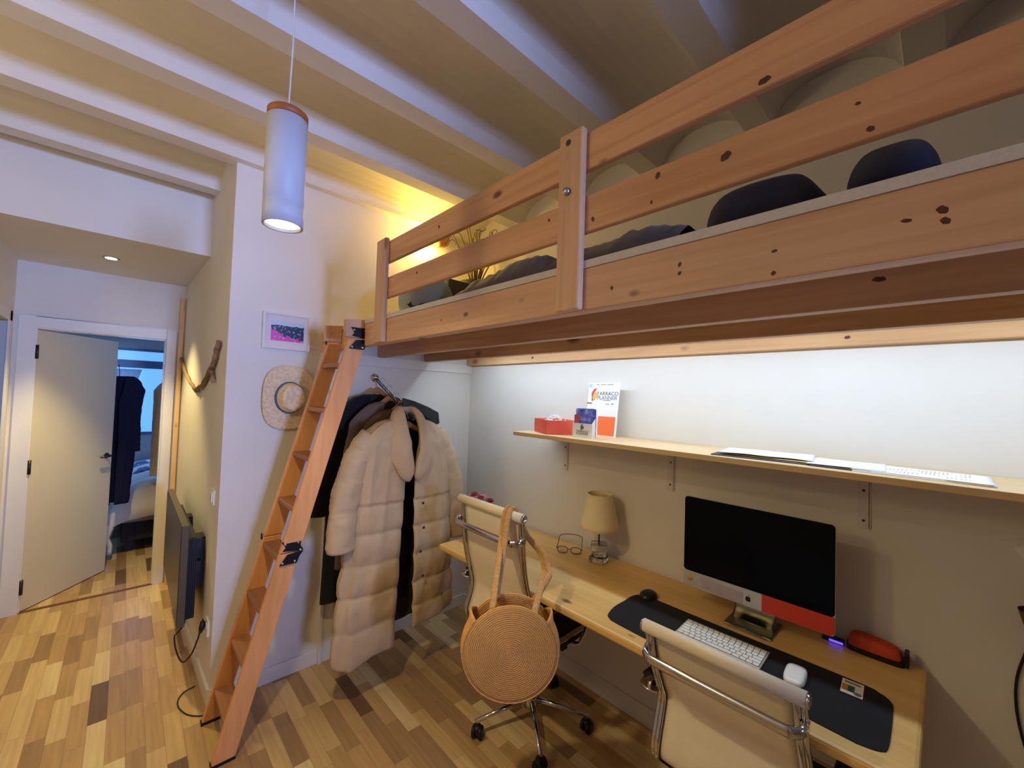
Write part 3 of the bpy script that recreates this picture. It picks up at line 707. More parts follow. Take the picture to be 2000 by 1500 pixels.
# front puffer
py = 2.135; pcx = 1.175
pf = thing('puffer_coat', 'long beige quilted puffer coat hanging in front of the other coats', 'coat', (pcx, py, 1.45), 'coats on the wall arm')
hemf = lambda x: (0.02 if x > 0 else 0.10)
ptop = 1.50
fn = coat(pf, py, pcx, ptop, 0.265, 0.25, 0.365, 0.085, 0.075, 0.010, 0.034, (PUF, LIN), seams=5, amp=0.015, seed=3, wr=0.018, hem=lambda x: (-0.01 - 0.05 * max(0, 0.12 - abs(x - 0.28)) / 0.12 if x > 0 else 0.05 + 0.10 * abs(x)), start=0.64)
sleeve_part(pf, (PUF, LIN), (pcx - 0.175, py, 1.405), (pcx - 0.345, py - 0.01, 1.27), (pcx - 0.345, py - 0.02, 0.83), 0.082, 0.072, 4, 0.006, 31)
sleeve_part(pf, (PUF, LIN), (pcx + 0.175, py, 1.405), (pcx + 0.345, py, 1.27), (pcx + 0.40, py - 0.0, 0.76), 0.082, 0.066, 4, 0.006, 37)
# puffy open collar rolling from the lapels round the neck
def collar():
    left = [(-0.022, -0.105, 1.16, 0.016, 0.020), (-0.045, -0.108, 1.22, 0.022, 0.045), (-0.075, -0.103, 1.31, 0.026, 0.062), (-0.082, -0.086, 1.39, 0.028, 0.060), (-0.078, -0.055, 1.47, 0.026, 0.052), (-0.060, -0.010, 1.535, 0.022, 0.040), (-0.03, 0.035, 1.545, 0.020, 0.034)]
    pts = left + [(-x, y, z, a, b) for x, y, z, a, b in left[::-1]]
    def at(t):
        t *= len(pts) - 1; i = min(int(t), len(pts) - 2); f = t - i
        P = [pts[max(0, min(len(pts) - 1, i + k))] for k in (-1, 0, 1, 2)]
        return [0.5 * (2 * P[1][c] + (P[2][c] - P[0][c]) * f + (2 * P[0][c] - 5 * P[1][c] + 4 * P[2][c] - P[3][c]) * f * f + (3 * P[1][c] - P[0][c] - 3 * P[2][c] + P[3][c]) * f ** 3) for c in range(5)]
    def fn(u, v):
        q = at(u); q2 = at(min(1, u + 0.01)); q1 = at(max(0, u - 0.01))
        t = Vector((q2[0] - q1[0], q2[1] - q1[1], q2[2] - q1[2])).normalized()
        out = Vector((q[0], q[1] - 0.02, 0.04)).normalized(); out = (out - t * out.dot(t)).normalized(); sd = t.cross(out)
        a = 2 * PI * v; e = min(1, u / 0.04, (1 - u) / 0.04) ** 0.5 if 0 < u < 1 else 0.05
        w = 1 + 0.16 * noise.noise(Vector((u * 16, math.cos(a) * 2, math.sin(a) * 2)))
        return (pcx + 0.005 + q[0] + (out.x * math.cos(a) * q[3] + sd.x * math.sin(a) * q[4]) * e * w, py + q[1] + (out.y * math.cos(a) * q[3] + sd.y * math.sin(a) * q[4]) * e * w, q[2] + (out.z * math.cos(a) * q[3] + sd.z * math.sin(a) * q[4]) * e * w)
    return MB().grid(fn, 80, 21)
build('collar', collar(), PUF, pf)
for zb_, xo in ((1.03, 0.075), (0.89, 0.085), (0.76, 0.07), (0.62, 0.09)):
    build('snap_button', MB().lathe([(0.0, -0.006), (0.008, -0.004), (0.008, 0.0)], (pcx + xo, py - 0.105, zb_), 10, axis=1), mat('dark_snap', (70, 44, 40), 0.4), pf)
hanger(py + 0.015, 0.88, 0.20, 'wooden hanger inside the open collar of the beige puffer', cx=pcx, drop=0.10)
# black plastic hanger on the far side of the arm
bh = thing('coat_hanger', 'black plastic hanger sticking out right behind the beige puffer shoulder', 'hanger', (1.36, 2.255, 1.50), 'coat hangers on the wall arm')
build('hanger_shoulders', MB().prism([(1.215, 1.62), (1.30, 1.60), (1.40, 1.565), (1.475, 1.53), (1.485, 1.46), (1.46, 1.45), (1.38, 1.50), (1.215, 1.56)], 1, 2.245, 2.262), mat('black_green_plastic', (26, 40, 38), 0.5), bh, 0.006)
tp = ap(0.66)
build('hook', MB().tube([(tp.x - 0.014, 2.2535, tp.z + 0.0), (tp.x - 0.008, 2.2535, tp.z + 0.02), (tp.x + 0.008, 2.2535, tp.z + 0.02), (tp.x + 0.016, 2.2535, tp.z + 0.002), (tp.x + 0.018, 2.2535, tp.z - 0.02), (1.222, 2.2535, 1.60)], 0.0018, 6), STEEL, bh)
# ------------------------------------------------------------------ office chairs
def smooth_poly(pts, n=8):
    """catmull-rom through 2d/3d points"""
    out = []; P = [Vector(p) for p in pts]
    for i in range(len(P) - 1):
        p0, p1, p2, p3 = P[max(i - 1, 0)], P[i], P[i + 1], P[min(i + 2, len(P) - 1)]
        for k in range(n):
            t = k / n
            out.append(0.5 * ((2 * p1) + (-p0 + p2) * t + (2 * p0 - 5 * p1 + 4 * p2 - p3) * t * t + (-p0 + 3 * p1 - 3 * p2 + p3) * t ** 3))
    out.append(P[-1]); return out
def office_chair(label, loc, rotz, prof, hw, barz, leg0, seat_z, arm_y):
    """local frame: +x towards the desk; prof = side profile (x, z) from the top roll down to the seat front"""
    c = thing('office_chair', label, 'office chair', (loc[0], loc[1], 0), 'cream and chrome office chairs', rotz)
    pp = smooth_poly([(a, 0, b) for a, b in prof], 7)
    # cream membrane following the profile
    n = len(pp)
    def mem(u, v):
        i = v * (n - 1); k = min(int(i), n - 2); f = i - k; q = pp[k] * (1 - f) + pp[k + 1] * f
        return (q.x + 0.004, (u - 0.5) * 2 * (hw - 0.030), q.z)
    nb = n * 3
    cut = next(i for i in range(n) if i > n // 2 and pp[i].x > pp[0].x + 0.06 and pp[i].z < seat_z + 0.03) / (n - 1)
    build('back_sling', MB().grid(lambda u, v: mem(u, v * cut), 12, nb), CREAM, c, local=True, solid=0.007)
    build('seat_sling', MB().grid(lambda u, v: mem(u, cut + v * (1 - cut)), 12, nb // 2), mat('dark_seat_sling', (24, 22, 24), 0.55, var=0.2), c, local=True, solid=0.009)  # seat coloured darker than the back sling
    for s_ in (-1, 1):
        for dy, dx in ((hw - 0.014, 0.0), (hw - 0.028, -0.008)):
            build('side_rail', MB().tube([(q.x + dx * 0.6, s_ * dy, q.z) for q in pp], (0.0085, 0.0055), 10, flat=(0, 1, 0)), CHROME, c, local=True)
    top = pp[0]; bot = pp[-1]
    roll = MB().tube([(top.x - 0.004, -hw + 0.006, top.z + 0.002), (top.x - 0.004, hw - 0.006, top.z + 0.002)], (0.021, 0.017), 18)
    build('top_roll', roll, CREAM, c, local=True)
    for s_ in (-1, 1):
        build('roll_cap', MB().lathe([(0.0175, 0), (0.0175, s_ * 0.006), (0.012, s_ * 0.008), (0.010, s_ * 0.002), (0.0, s_ * 0.002)], (top.x - 0.004, s_ * (hw - 0.006), top.z + 0.002), 20, axis=1), CHROME, c, local=True)
    build('seat_front_roll', MB().tube([(bot.x, -hw + 0.006, bot.z), (bot.x, hw - 0.006, bot.z)], (0.02, 0.02), 16), CREAM, c, local=True)
    # curved chrome stretcher behind the back
    def xat(z):
        for a, b in zip(pp, pp[1:]):
            if a.z >= z >= b.z: return a.x + (b.x - a.x) * (a.z - z) / max(1e-6, a.z - b.z)
        return pp[0].x
    bx = xat(barz)
    pts = [(bx - 0.004, -hw + 0.012, barz + 0.004), (bx - 0.030, -hw + 0.014, barz), (bx - 0.047, -hw + 0.035, barz - 0.003), (bx - 0.052, -hw + 0.075, barz - 0.004)]
    pts = pts + [(x, -y, z) for x, y, z in pts[::-1]]
    build('back_stretcher', MB().tube(smooth_poly(pts, 6), (0.016, 0.009), 12, flat=(0, 0, 1)), CHROME, c, local=True)
    for s_ in (-1, 1):
        build('stretcher_clamp', MB().box(bx - 0.018, bx + 0.006, s_ * (hw - 0.012) - 0.009, s_ * (hw - 0.012) + 0.009, barz - 0.010, barz + 0.016), CHROME, c, 0.003, local=True)
    # armrests
    az = arm_y[1]; ax = xat(az)
    for s_ in (-1, 1):
        yy = s_ * (hw + 0.045)
        a = build('armrest', MB().tube(smooth_poly([(ax + 0.0, s_ * (hw - 0.006), az), (ax - 0.006, s_ * (hw + 0.03), az + 0.002), (ax + 0.02, yy, az + 0.006), (ax + 0.12, yy, az - 0.005), (ax + 0.235, yy, az - 0.03), (ax + 0.31, yy, az - 0.085), (ax + 0.325, yy, az - 0.14), (ax + 0.30, s_ * (hw + 0.02), seat_z - 0.02), (ax + 0.29, s_ * (hw - 0.02), seat_z - 0.03)], 7), (0.004, 0.017), 8, flat=(0, 0, 1)), CHROME, c, local=True)
        build('arm_pad', MB().tube(smooth_poly([(ax + 0.03, yy, az + 0.014), (ax + 0.12, yy, az + 0.006), (ax + 0.235, yy, az - 0.020), (ax + 0.295, yy, az - 0.062)], 6), (0.010, 0.024), 10, flat=(0, 0, 1)), BLKPL, a, local=True)
        build('arm_bolt', MB().lathe([(0.0, s_ * 0.02), (0.016, s_ * 0.017), (0.019, s_ * 0.008), (0.019, 0)], (ax + 0.002, s_ * (hw + 0.012), az + 0.008), 16, axis=1), CHROME, a, local=True)
    # mechanism, gas column, five star base
    build('seat_mechanism', MB().box(-0.12, 0.12, -0.075, 0.075, seat_z - 0.085, seat_z - 0.035).box(-0.05, 0.16, -hw + 0.02, -hw + 0.05, seat_z - 0.04, seat_z - 0.018).box(-0.05, 0.16, hw - 0.05, hw - 0.02, seat_z - 0.04, seat_z - 0.018).box(-0.02, 0.02, -hw + 0.02, hw - 0.02, seat_z - 0.055, seat_z - 0.035), BLKPL, c, 0.004, local=True)
    build('gas_column', MB().lathe([(0.0, 0.10), (0.028, 0.10), (0.026, 0.27), (0.014, 0.272), (0.014, seat_z - 0.08), (0.0, seat_z - 0.08)], (0, 0, 0), 20), BLKPL, c, local=True)
    build('base_hub', MB().lathe([(0.0, 0.075), (0.036, 0.075), (0.036, 0.125), (0.028, 0.135), (0.0, 0.135)], (0, 0, 0), 20), CHROME, c, local=True)
    for k in range(5):
        a = leg0 + k * 2 * PI / 5; ca, sa = math.cos(a), math.sin(a)
        lg = MB().tube([(0.03 * ca, 0.03 * sa, 0.110), (0.15 * ca, 0.15 * sa, 0.100), (0.298 * ca, 0.298 * sa, 0.080)], [(0.016, 0.014), (0.012, 0.0115), (0.008, 0.009)], 12, flat=(0, 0, 1))
        l = build('base_leg', lg, CHROME, c, local=True)
        cx, cy = 0.285 * ca, 0.285 * sa
        th = a + 0.9; px_, py_ = -math.sin(th), math.cos(th)
        w = MB()
        for o in (-0.0165, 0.0165):
            M = Matrix.Translation((cx + px_ * o, cy + py_ * o, 0.029)) @ Matrix.Rotation(th, 4, 'Z')
            t_ = MB().lathe([(0.0, -0.009), (0.022, -0.009), (0.0285, -0.006), (0.029, 0.0), (0.0285, 0.006), (0.022, 0.009), (0, 0.009)], (0, 0, 0), 22, axis=1).xf(M)
            w.add(t_.v, t_.f, 0, True)
        w.lathe([(0.0, 0.02), (0.016, 0.02), (0.024, 0.04), (0.018, 0.058), (0.0, 0.06)], (cx, cy, 0), 14)
        w.lathe([(0.006, 0.055), (0.006, 0.088), (0.0, 0.088)], (cx, cy, 0), 10, mi=1)
        build('caster', w, (BLKPL, CHROME), l, local=True)
    return c
prof1 = [(-0.320, 1.128), (-0.314, 1.05), (-0.302, 0.955), (-0.282, 0.85), (-0.252, 0.745), (-0.243, 0.69), (-0.256, 0.63), (-0.274, 0.582), (-0.268, 0.545), (-0.232, 0.520), (-0.15, 0.508), (0.0, 0.505), (0.13, 0.508), (0.20, 0.500), (0.225, 0.475)]
office_chair('cream office chair with a round jute bag hanging on its back', (1.572, 1.452), 0.0, prof1, 0.232, 1.028, math.radians(160.6), 0.505, (0, 0.715))
prof2 = [(-0.325, 0.915), (-0.305, 0.84), (-0.282, 0.775), (-0.244, 0.700), (-0.222, 0.650), (-0.238, 0.59), (-0.262, 0.52), (-0.262, 0.475), (-0.225, 0.445), (-0.14, 0.430), (0.0, 0.425), (0.13, 0.428), (0.19, 0.42), (0.21, 0.40)]
office_chair('cream office chair pushed in at the computer, nearest the camera', (1.595, 0.455), 0.0, prof2, 0.226, 0.838, math.radians(190), 0.425, (0, 0.655))

# ------------------------------------------------------------------ round jute bag on the left chair
JUTE = mat('braided_jute', (226, 168, 100), 0.85, var=0.22, scale=90, bump=0.5, bscale=300)
JUT2 = mat('jute_strap', (206, 162, 108), 0.9, var=0.25, scale=120, bump=0.6, bscale=260)
def jute_spiral():
    mt, t, b = nt('spiral_jute'); b.inputs['Roughness'].default_value = 0.85
    tc = N(t, 'ShaderNodeTexCoord'); sp = N(t, 'ShaderNodeSeparateXYZ'); t.links.new(tc.outputs['Object'], sp.inputs[0])
    def M(op, a, bb=None, c3=None):
        n = N(t, 'ShaderNodeMath', operation=op)
        for i, q in enumerate((a, bb, c3)):
            if q is None: continue
            if isinstance(q, (int, float)): n.inputs[i].default_value = q
            else: t.links.new(q, n.inputs[i])
        return n.outputs[0]
    x, z = sp.outputs[0], sp.outputs[2]
    r = M('SQRT', M('ADD', M('MULTIPLY', x, x), M('MULTIPLY', z, z)))
    an = M('DIVIDE', M('ARCTAN2', z, x), 2 * PI)
    ph = M('ADD', M('DIVIDE', r, 0.0072), an)
    rg = M('ABSOLUTE', M('SINE', M('MULTIPLY', ph, PI)))
    # braid stitches along each coil
    st = M('ABSOLUTE', M('SINE', M('ADD', M('MULTIPLY', M('MULTIPLY', an, r), 2 * PI * 330), M('MULTIPLY', M('FLOOR', ph), 1.3))))
    h = M('ADD', rg, M('MULTIPLY', st, 0.5))
    bp = N(t, 'ShaderNodeBump'); bp.inputs['Strength'].default_value = 0.8; bp.inputs['Distance'].default_value = 0.003
    t.links.new(h, bp.inputs['Height']); t.links.new(bp.outputs[0], b.inputs['Normal'])
    nz = N(t, 'ShaderNodeTexNoise'); nz.inputs['Scale'].default_value = 140; t.links.new(tc.outputs['Object'], nz.inputs[0])
    f = M('MULTIPLY', M('ADD', M('MULTIPLY', rg, 0.5), nz.outputs[0]), 0.75)
    mx = N(t, 'ShaderNodeMix', data_type='RGBA'); mx.inputs[6].default_value = srgb((188, 134, 74)); mx.inputs[7].default_value = srgb((240, 184, 112))
    t.links.new(f, mx.inputs[0]); t.links.new(mx.outputs[2], b.inputs['Base Color'])
    return mt
SPIRAL = jute_spiral()
BC = Vector((1.105, 1.135, 0.70))
bag = thing('round_jute_bag', 'round coiled jute shoulder bag hanging from the left office chair', 'bag', tuple(BC), rot=(0, 0, math.radians(-42)))
R_ = 0.176
def disk(yo):
    def f(u, v):
        a = 2 * PI * u; r = R_ * v; 
        return (r * math.cos(a), yo + (0.010 if yo > 0 else -0.010) * (1 - v * v), r * math.sin(a))
    return f
build('front_disc', MB().grid(disk(-0.05), 64, 14, cu=True), SPIRAL, bag, local=True, solid=0.006)
build('back_disc', MB().grid(disk(0.05), 64, 14, cu=True), SPIRAL, bag, local=True, solid=0.006)
def gusset(u, v):     # open at the top; ends rise to small points
    a = math.radians(42) + u * math.radians(-264); r = R_ + 0.003 + 0.010 * math.sin(PI * v)
    if u < 0.04 or u > 0.96: r += 0.022 * (1 - min(u, 1 - u) / 0.04) * math.sin(PI * v)
    return (r * math.cos(a), -0.052 + 0.104 * v, r * math.sin(a))
build('gusset', MB().grid(gusset, 90, 9), JUTE, bag, local=True, solid=0.005)
# straps up to the chair's top roll, in bag coordinates
MI = Matrix.Rotation(math.radians(42), 4, 'Z')
def to_bag(p): return tuple(MI @ (Vector(p) - BC))
topx, topz = 1.572 - 0.324, 1.130
for k, (dy, ax_) in enumerate(((0.0, -0.074), (0.022, -0.060))):
    w_ = [(topx - 0.060, 1.295 - dy, topz - 0.09), (topx - 0.030, 1.312 - dy, topz + 0.0), (topx - 0.012, 1.315 - dy, topz + 0.026), (topx + 0.012, 1.315 - dy, topz + 0.025), (topx + 0.032, 1.308 - dy, topz - 0.01),
          (topx + 0.062, 1.27 - dy * 0.5, topz - 0.09), (topx + 0.085, 1.205 - dy, topz - 0.15), (topx + 0.080, 1.172 - dy, topz - 0.20), (topx + 0.050, 1.145 - dy, topz - 0.225)]
    yo = -0.046 if k == 0 else 0.046
    pts = [(ax_, yo, 0.150)] + [to_bag(q) for q in w_] + [(0.078, yo, 0.13)]
    build('strap', MB().tube(smooth_poly(pts, 7), (0.0045, 0.013), 10, flat=(0.25, 1, 0.1)), JUT2, bag, local=True)
# ------------------------------------------------------------------ desk
DT = 0.785
desk = thing('desk', 'long pine plank desk running along the right wall', 'desk', (1.68, 1.02, 0.0))
build('desk_top', MB().box(1.352, 1.986, 0.040, 2.008, DT - 0.034, DT), DESKW, desk, 0.010)
for y in (0.10, 1.90):
    for x in (1.80, 1.93):
        build('leg', MB().box(x - 0.02, x + 0.02, y - 0.02, y + 0.02, 0, DT - 0.034), DESKW, desk, 0.003)
    build('rail', MB().box(1.82, 1.91, y - 0.012, y + 0.012, 0.60, 0.68), DESKW, desk, 0.002)

# wall shelf
ST = 1.449
sh = thing('wall_shelf', 'long pale pine shelf fixed on the wall above the desk', 'shelf', (1.82, 0.5, ST - 0.02))
build('board', MB().box(1.635, 1.999, -0.8, 1.712, ST - 0.022, ST), SHELFW, sh, 0.002)
for y in (1.612, 0.940, 0.205):
    b_ = build('bracket', MB().box(1.994, 2.0, y - 0.017, y + 0.017, 1.205, ST - 0.022).box(1.75, 2.0, y - 0.017, y + 0.017, ST - 0.028, ST - 0.022).box(1.994, 1.999, y - 0.02, y - 0.015, 1.21, 1.42), mat('white_bracket_metal', (214, 208, 202), 0.5), sh, 0.0)
    for zz in (1.235, 1.345): build('screw', MB().lathe([(0.005, 0), (0.004, -0.002), (0, -0.002)], (1.994, y, zz), 10, axis=0), mat('dark_screw', (60, 50, 48), 0.4), b_)

# ---- on the shelf
REDC = mat('coral_red_card', (222, 92, 74), 0.6, var=0.05)
WHC = mat('white_card', (236, 234, 232), 0.6)
rb = thing('red_box', 'open coral red cardboard box at the left end of the shelf', 'box', (1.76, 1.50, ST))
fx = [(1.665, 1.483), (1.80, 1.385), (1.915, 1.60), (1.762, 1.665)]
w_ = MB()
for i in range(4):
    a, b_ = Vector((*fx[i], 0)), Vector((*fx[(i + 1) % 4], 0)); d = (b_ - a).normalized(); nn = Vector((-d.y, d.x, 0)) * 0.003
    w_.hexa([tuple(p + Vector((0, 0, z))) for z in (ST + 0.001, ST + 0.078) for p in (a, b_, b_ + nn, a + nn)])
w_.prism([p for p in fx], 2, ST, ST + 0.003)
build('box_walls', w_, REDC, rb)
ins = MB(); c0 = sum((Vector(p) for p in fx), Vector((0, 0))) / 4
ins.slab(lambda u, v: (*(Vector(fx[0]).lerp(Vector(fx[1]), 0.03 + 0.94 * u).lerp(Vector(fx[3]).lerp(Vector(fx[2]), 0.03 + 0.94 * u), 0.03 + 0.94 * v)), ST + 0.066 + 0.012 * noise.noise(Vector((u * 9, v * 9, 2)))), 24, 24, (0, 0, -0.02))
tag(build('tissue_paper', ins, WHC, loc=(c0.x, c0.y, ST + 0.05)), 'crumpled white tissue filling the red box on the shelf', 'paper')
cb = [(c0.x + 0.03 * math.cos(a) + 0.004 * math.sin(5 * a), c0.y + 0.045 * math.sin(a), ST + 0.088 + 0.014 * math.sin(2 * a + 1)) for a in [i * 2 * PI / 40 for i in range(75)]]
tag(build('white_cable', MB().tube(cb, 0.0028, 6).lathe([(0, -0.008), (0.02, -0.006), (0.02, 0.006), (0, 0.008)], (c0.x - 0.015, c0.y, ST + 0.089), 14), WHITEPL, loc=(c0.x, c0.y, ST + 0.08)), 'coiled white cable lying on top of the red box contents', 'cable')

NAVYINK = mat('dark_ink', (92, 96, 106), 0.7); GREY_INK = mat('grey_ink', (120, 124, 132), 0.7)
ORANGE = mat('orange_print', (244, 118, 62), 0.6); REDP = mat('red_print', (200, 70, 60), 0.6); GOLD = mat('gold_print', (216, 176, 98), 0.6); CYAN = mat('pale_cyan_print', (170, 222, 232), 0.7)
# poster board leaning on the wall at the back of the shelf
po = thing('poster_board', 'white poster board with a red gold helmet logo leaning on the wall above the shelf', 'poster', (1.90, 1.302, ST), rot=(0, math.radians(7), 0))
# local: board stands in the y/z plane, facing -x; +y is to the left in the photo
PW, PH = 0.202, 0.297
build('board', MB().box(0, 0.004, -PW / 2, PW / 2, 0.0, PH), WHC, po, 0.0008, local=True)
build('orange_corner', MB().box(-0.0006, 0.0, -PW / 2 + 0.012, 0.02, 0.004, 0.108), ORANGE, po, local=True)
PF = frame_mat((-0.0008, 0, 0), (0, -1, 0), (0, 0, 1), (0, 0, 1))
def on_poster(x, y): return frame_mat((-0.0010, -x, y), (0, -1, 0), (0, 0, 1), 0)
text_part('lettering', 'TARRACO', 0.030, NAVYINK, po, on_poster(0.026, 0.234), 0.0003)
text_part('lettering', 'PLANNER', 0.030, GREY_INK, po, on_poster(0.026, 0.210), 0.0003)
lg = MB()
def onp(pts): return [(-p[0], p[1]) for p in pts]
def helmet(cx, cy, s, y0=-0.0014):
    crest = [(-0.9, -0.3), (-1.0, 0.6), (-0.5, 1.5), (0.3, 1.9), (0.2, 1.3), (-0.2, 0.9), (-0.4, 0.3), (-0.5, -0.3)]
    face = [(-0.4, 0.5), (0.1, 0.9), (0.7, 0.7), (0.95, 0.1), (0.8, -0.8), (0.3, -0.4), (0.1, -1.0), (-0.4, -1.1), (-0.6, -0.3)]
    neck = [(-0.9, -0.5), (-0.6, -0.4), (-0.45, -1.1), (-0.75, -1.3)]
    return [[(-(cx + a * s), cy + b_ * s) for a, b_ in q] for q in (crest, face, neck)]
hc = helmet(-0.055, 0.221, 0.024)
build('logo_crest', MB().prism(hc[0], 0, -0.0012, 0.0).prism(hc[2], 0, -0.0012, 0.0), REDP, po, local=True)
build('logo_face', MB().prism(hc[1], 0, -0.0014, 0.0), GOLD, po, local=True)
sm = MB()
for i, (a, b_, z, h) in enumerate(((-0.05, -0.03, 0.284, 0.003), (-0.02, 0.012, 0.284, 0.003), (0.02, 0.06, 0.284, 0.003), (0.0, 0.05, 0.196, 0.002), (-0.105, -0.07, 0.176, 0.006), (0.02, 0.045, 0.176, 0.002), (0.055, 0.07, 0.176, 0.004))):
    sm.box(-0.0012, 0, -b_, -a, z, z + h)
build('small_print', sm, NAVYINK, po, local=True)
st = MB()
for k in range(5):
    a = k * PI / 5
    st.add([(-0.0012, 0.088 + 0.014 * math.cos(a) - 0.002 * math.sin(a), 0.28 + 0.014 * math.sin(a) + 0.002 * math.cos(a)), (-0.0012, 0.088 + 0.014 * math.cos(a) + 0.002 * math.sin(a), 0.28 + 0.014 * math.sin(a) - 0.002 * math.cos(a)),
            (-0.0012, 0.088 - 0.014 * math.cos(a) + 0.002 * math.sin(a), 0.28 - 0.014 * math.sin(a) - 0.002 * math.cos(a)), (-0.0012, 0.088 - 0.014 * math.cos(a) - 0.002 * math.sin(a), 0.28 - 0.014 * math.sin(a) + 0.002 * math.cos(a))], [(0, 1, 2, 3)])
build('cyan_star', st, CYAN, po, local=True)
# leaflet box in front of the poster
lb = thing('leaflet_holder', 'small white card leaflet holder standing before the poster on the shelf', 'holder', (1.695, 1.266, ST), rotz=math.radians(6))
build('holder_body', MB().box(-0.001, 0.001, -0.056, 0.056, 0, 0.075).box(0.05, 0.052, -0.056, 0.056, 0, 0.12)
      .prism([(0, 0), (0.052, 0), (0.052, 0.12), (0, 0.075)], 1, -0.057, -0.055).prism([(0, 0), (0.052, 0), (0.052, 0.12), (0, 0.075)], 1, 0.055, 0.057).box(0, 0.052, -0.056, 0.056, 0, 0.002), WHC, lb, 0, local=True)
def on_holder(x, z): return frame_mat((-0.0016, -x, z), (0, -1, 0), (0, 0, 1), 0)
text_part('lettering', 'TARRACO', 0.016, NAVYINK, lb, on_holder(0.0, 0.034), 0.0002)
text_part('lettering', 'PLANNER', 0.016, NAVYINK, lb, on_holder(0.0, 0.022), 0.0002)
hh = helmet(0.0, 0.054, 0.010)
lgo = MB()
for q in hh: lgo.prism(q, 0, -0.0018, 0.0)
build('logo', lgo, NAVYINK, lb, local=True)
def leaflet_mat():
    mt, t, b = nt('violet_blue_print'); b.inputs['Roughness'].default_value = 0.4
    tc = N(t, 'ShaderNodeTexCoord'); nz = N(t, 'ShaderNodeTexNoise'); nz.inputs['Scale'].default_value = 38; nz.inputs['Detail'].default_value = 4
    t.links.new(tc.outputs['Object'], nz.inputs[0]); rp = N(t, 'ShaderNodeValToRGB'); cr_ = rp.color_ramp
    cr_.elements[0].position = 0.35; cr_.elements[0].color = srgb((60, 66, 150)); cr_.elements[1].position = 0.75; cr_.elements[1].color = srgb((208, 200, 250))
    e = cr_.elements.new(0.52); e.color = srgb((104, 110, 196))
    t.links.new(nz.outputs[0], rp.inputs[0]); t.links.new(rp.outputs[0], b.inputs['Base Color']); return mt
LEAF = leaflet_mat()
for k, (dx, dy, dz) in enumerate(((0.014, 0.0, 0.0), (0.022, -0.004, 0.003), (0.03, -0.008, 0.0))):
    M = Matrix.Translation((1.695, 1.266, ST)) @ Matrix.Rotation(math.radians(6), 4, 'Z')
    o = build('leaflet', MB().box(dx, dx + 0.0015, -0.052 + dy, 0.048 + dy, 0.004, 0.148 + dz).xf(M), LEAF, loc=tuple(M @ Vector((dx, 0, 0.004))))
    tag(o, ('violet blue leaflet in the white holder, front one', 'violet blue leaflet in the white holder, middle one', 'violet blue leaflet in the white holder, rear one')[k], 'leaflet', 'leaflets in the white holder')
o = build('leaflet', MB().box(0.006, 0.008, 0.020, 0.052, 0.004, 0.118).xf(M), mat('red_pink_print', (196, 92, 96), 0.5, var=0.3, scale=60), loc=tuple(M @ Vector((0.006, 0.03, 0.004))))
tag(o, 'narrow red leaflet at the left side of the white holder', 'leaflet', 'leaflets in the white holder')

# papers and folders
MAN = mat('manila_card', (226, 200, 140), 0.7); DKF = mat('dark_folder_card', (74, 72, 84), 0.6)
PAP = mat('white_paper', (238, 238, 242), 0.7)
def lined_paper():
    mt, t, b = nt('printed_paper'); b.inputs['Roughness'].default_value = 0.7
    tc = N(t, 'ShaderNodeTexCoord'); sp = N(t, 'ShaderNodeSeparateXYZ'); t.links.new(tc.outputs['Object'], sp.inputs[0])
    def M(op, a, bb=None):
        n = N(t, 'ShaderNodeMath', operation=op)
        for i, q in enumerate((a, bb)):
            if q is None: continue
            if isinstance(q, (int, float)): n.inputs[i].default_value = q
            else: t.links.new(q, n.inputs[i])
        return n.outputs[0]
    ln = M('LESS_THAN', M('FRACT', M('DIVIDE', sp.outputs[1], 0.009)), 0.4)
    nz = N(t, 'ShaderNodeTexNoise'); nz.inputs['Scale'].default_value = 22; nz.inputs['Detail'].default_value = 2; t.links.new(tc.outputs['Object'], nz.inputs[0])
    ok = M('GREATER_THAN', nz.outputs[0], 0.47)
    inx = M('LESS_THAN', M('ABSOLUTE', sp.outputs[0]), 0.078); iny = M('LESS_THAN', M('ABSOLUTE', sp.outputs[1]), 0.11)
    f = M('MULTIPLY', M('MULTIPLY', ln, ok), M('MULTIPLY', inx, iny)); f2 = M('MULTIPLY', f, 0.5)
    mx = N(t, 'ShaderNodeMix', data_type='RGBA'); mx.inputs[6].default_value = srgb((238, 238, 242)); mx.inputs[7].default_value = srgb((96, 98, 112))
    t.links.new(f2, mx.inputs[0]); t.links.new(mx.outputs[2], b.inputs['Base Color']); return mt
LINED = lined_paper()
def sheet(name, lbl, cx, cy, z, w, h, rot, mt, th=0.0006, warp=0.002, seed=0, cat='paper'):
    def f(u, v):
        x = (u - .5) * w; y = (v - .5) * h
        return (x, y, warp * (noise.noise(Vector((x * 9 + seed, y * 9, seed))) + 0.6) * (1 if warp else 0))
    M = Matrix.Identity(4)
    o = build(name, MB().slab(f, 14, 18, (0, 0, th)), mt, loc=(0, 0, 0))
    o.location = (cx, cy, z); o.rotation_euler = (0, 0, rot)
    return tag(o, lbl, cat, 'papers and folders on the shelf')
sheet('folder', 'dark folder under the left white papers on the shelf', 1.79, 0.475, ST, 0.235, 0.32, 0.10, DKF, 0.004, 0, 1, 'folder')
sheet('folder', 'manila folder poking out between the white papers on the shelf', 1.815, 0.44, ST + 0.0045, 0.225, 0.31, 0.02, MAN, 0.004, 0, 2, 'folder')
sheet('paper_sheet', 'white paper sheet on the shelf, leftmost and topmost', 1.80, 0.47, ST + 0.011, 0.21, 0.297, 0.16, PAP, 0.001, 0.004, 3)
sheet('folder', 'dark folder under the middle papers on the shelf', 1.79, 0.235, ST, 0.22, 0.155, 0.02, DKF, 0.005, 0, 4, 'folder')
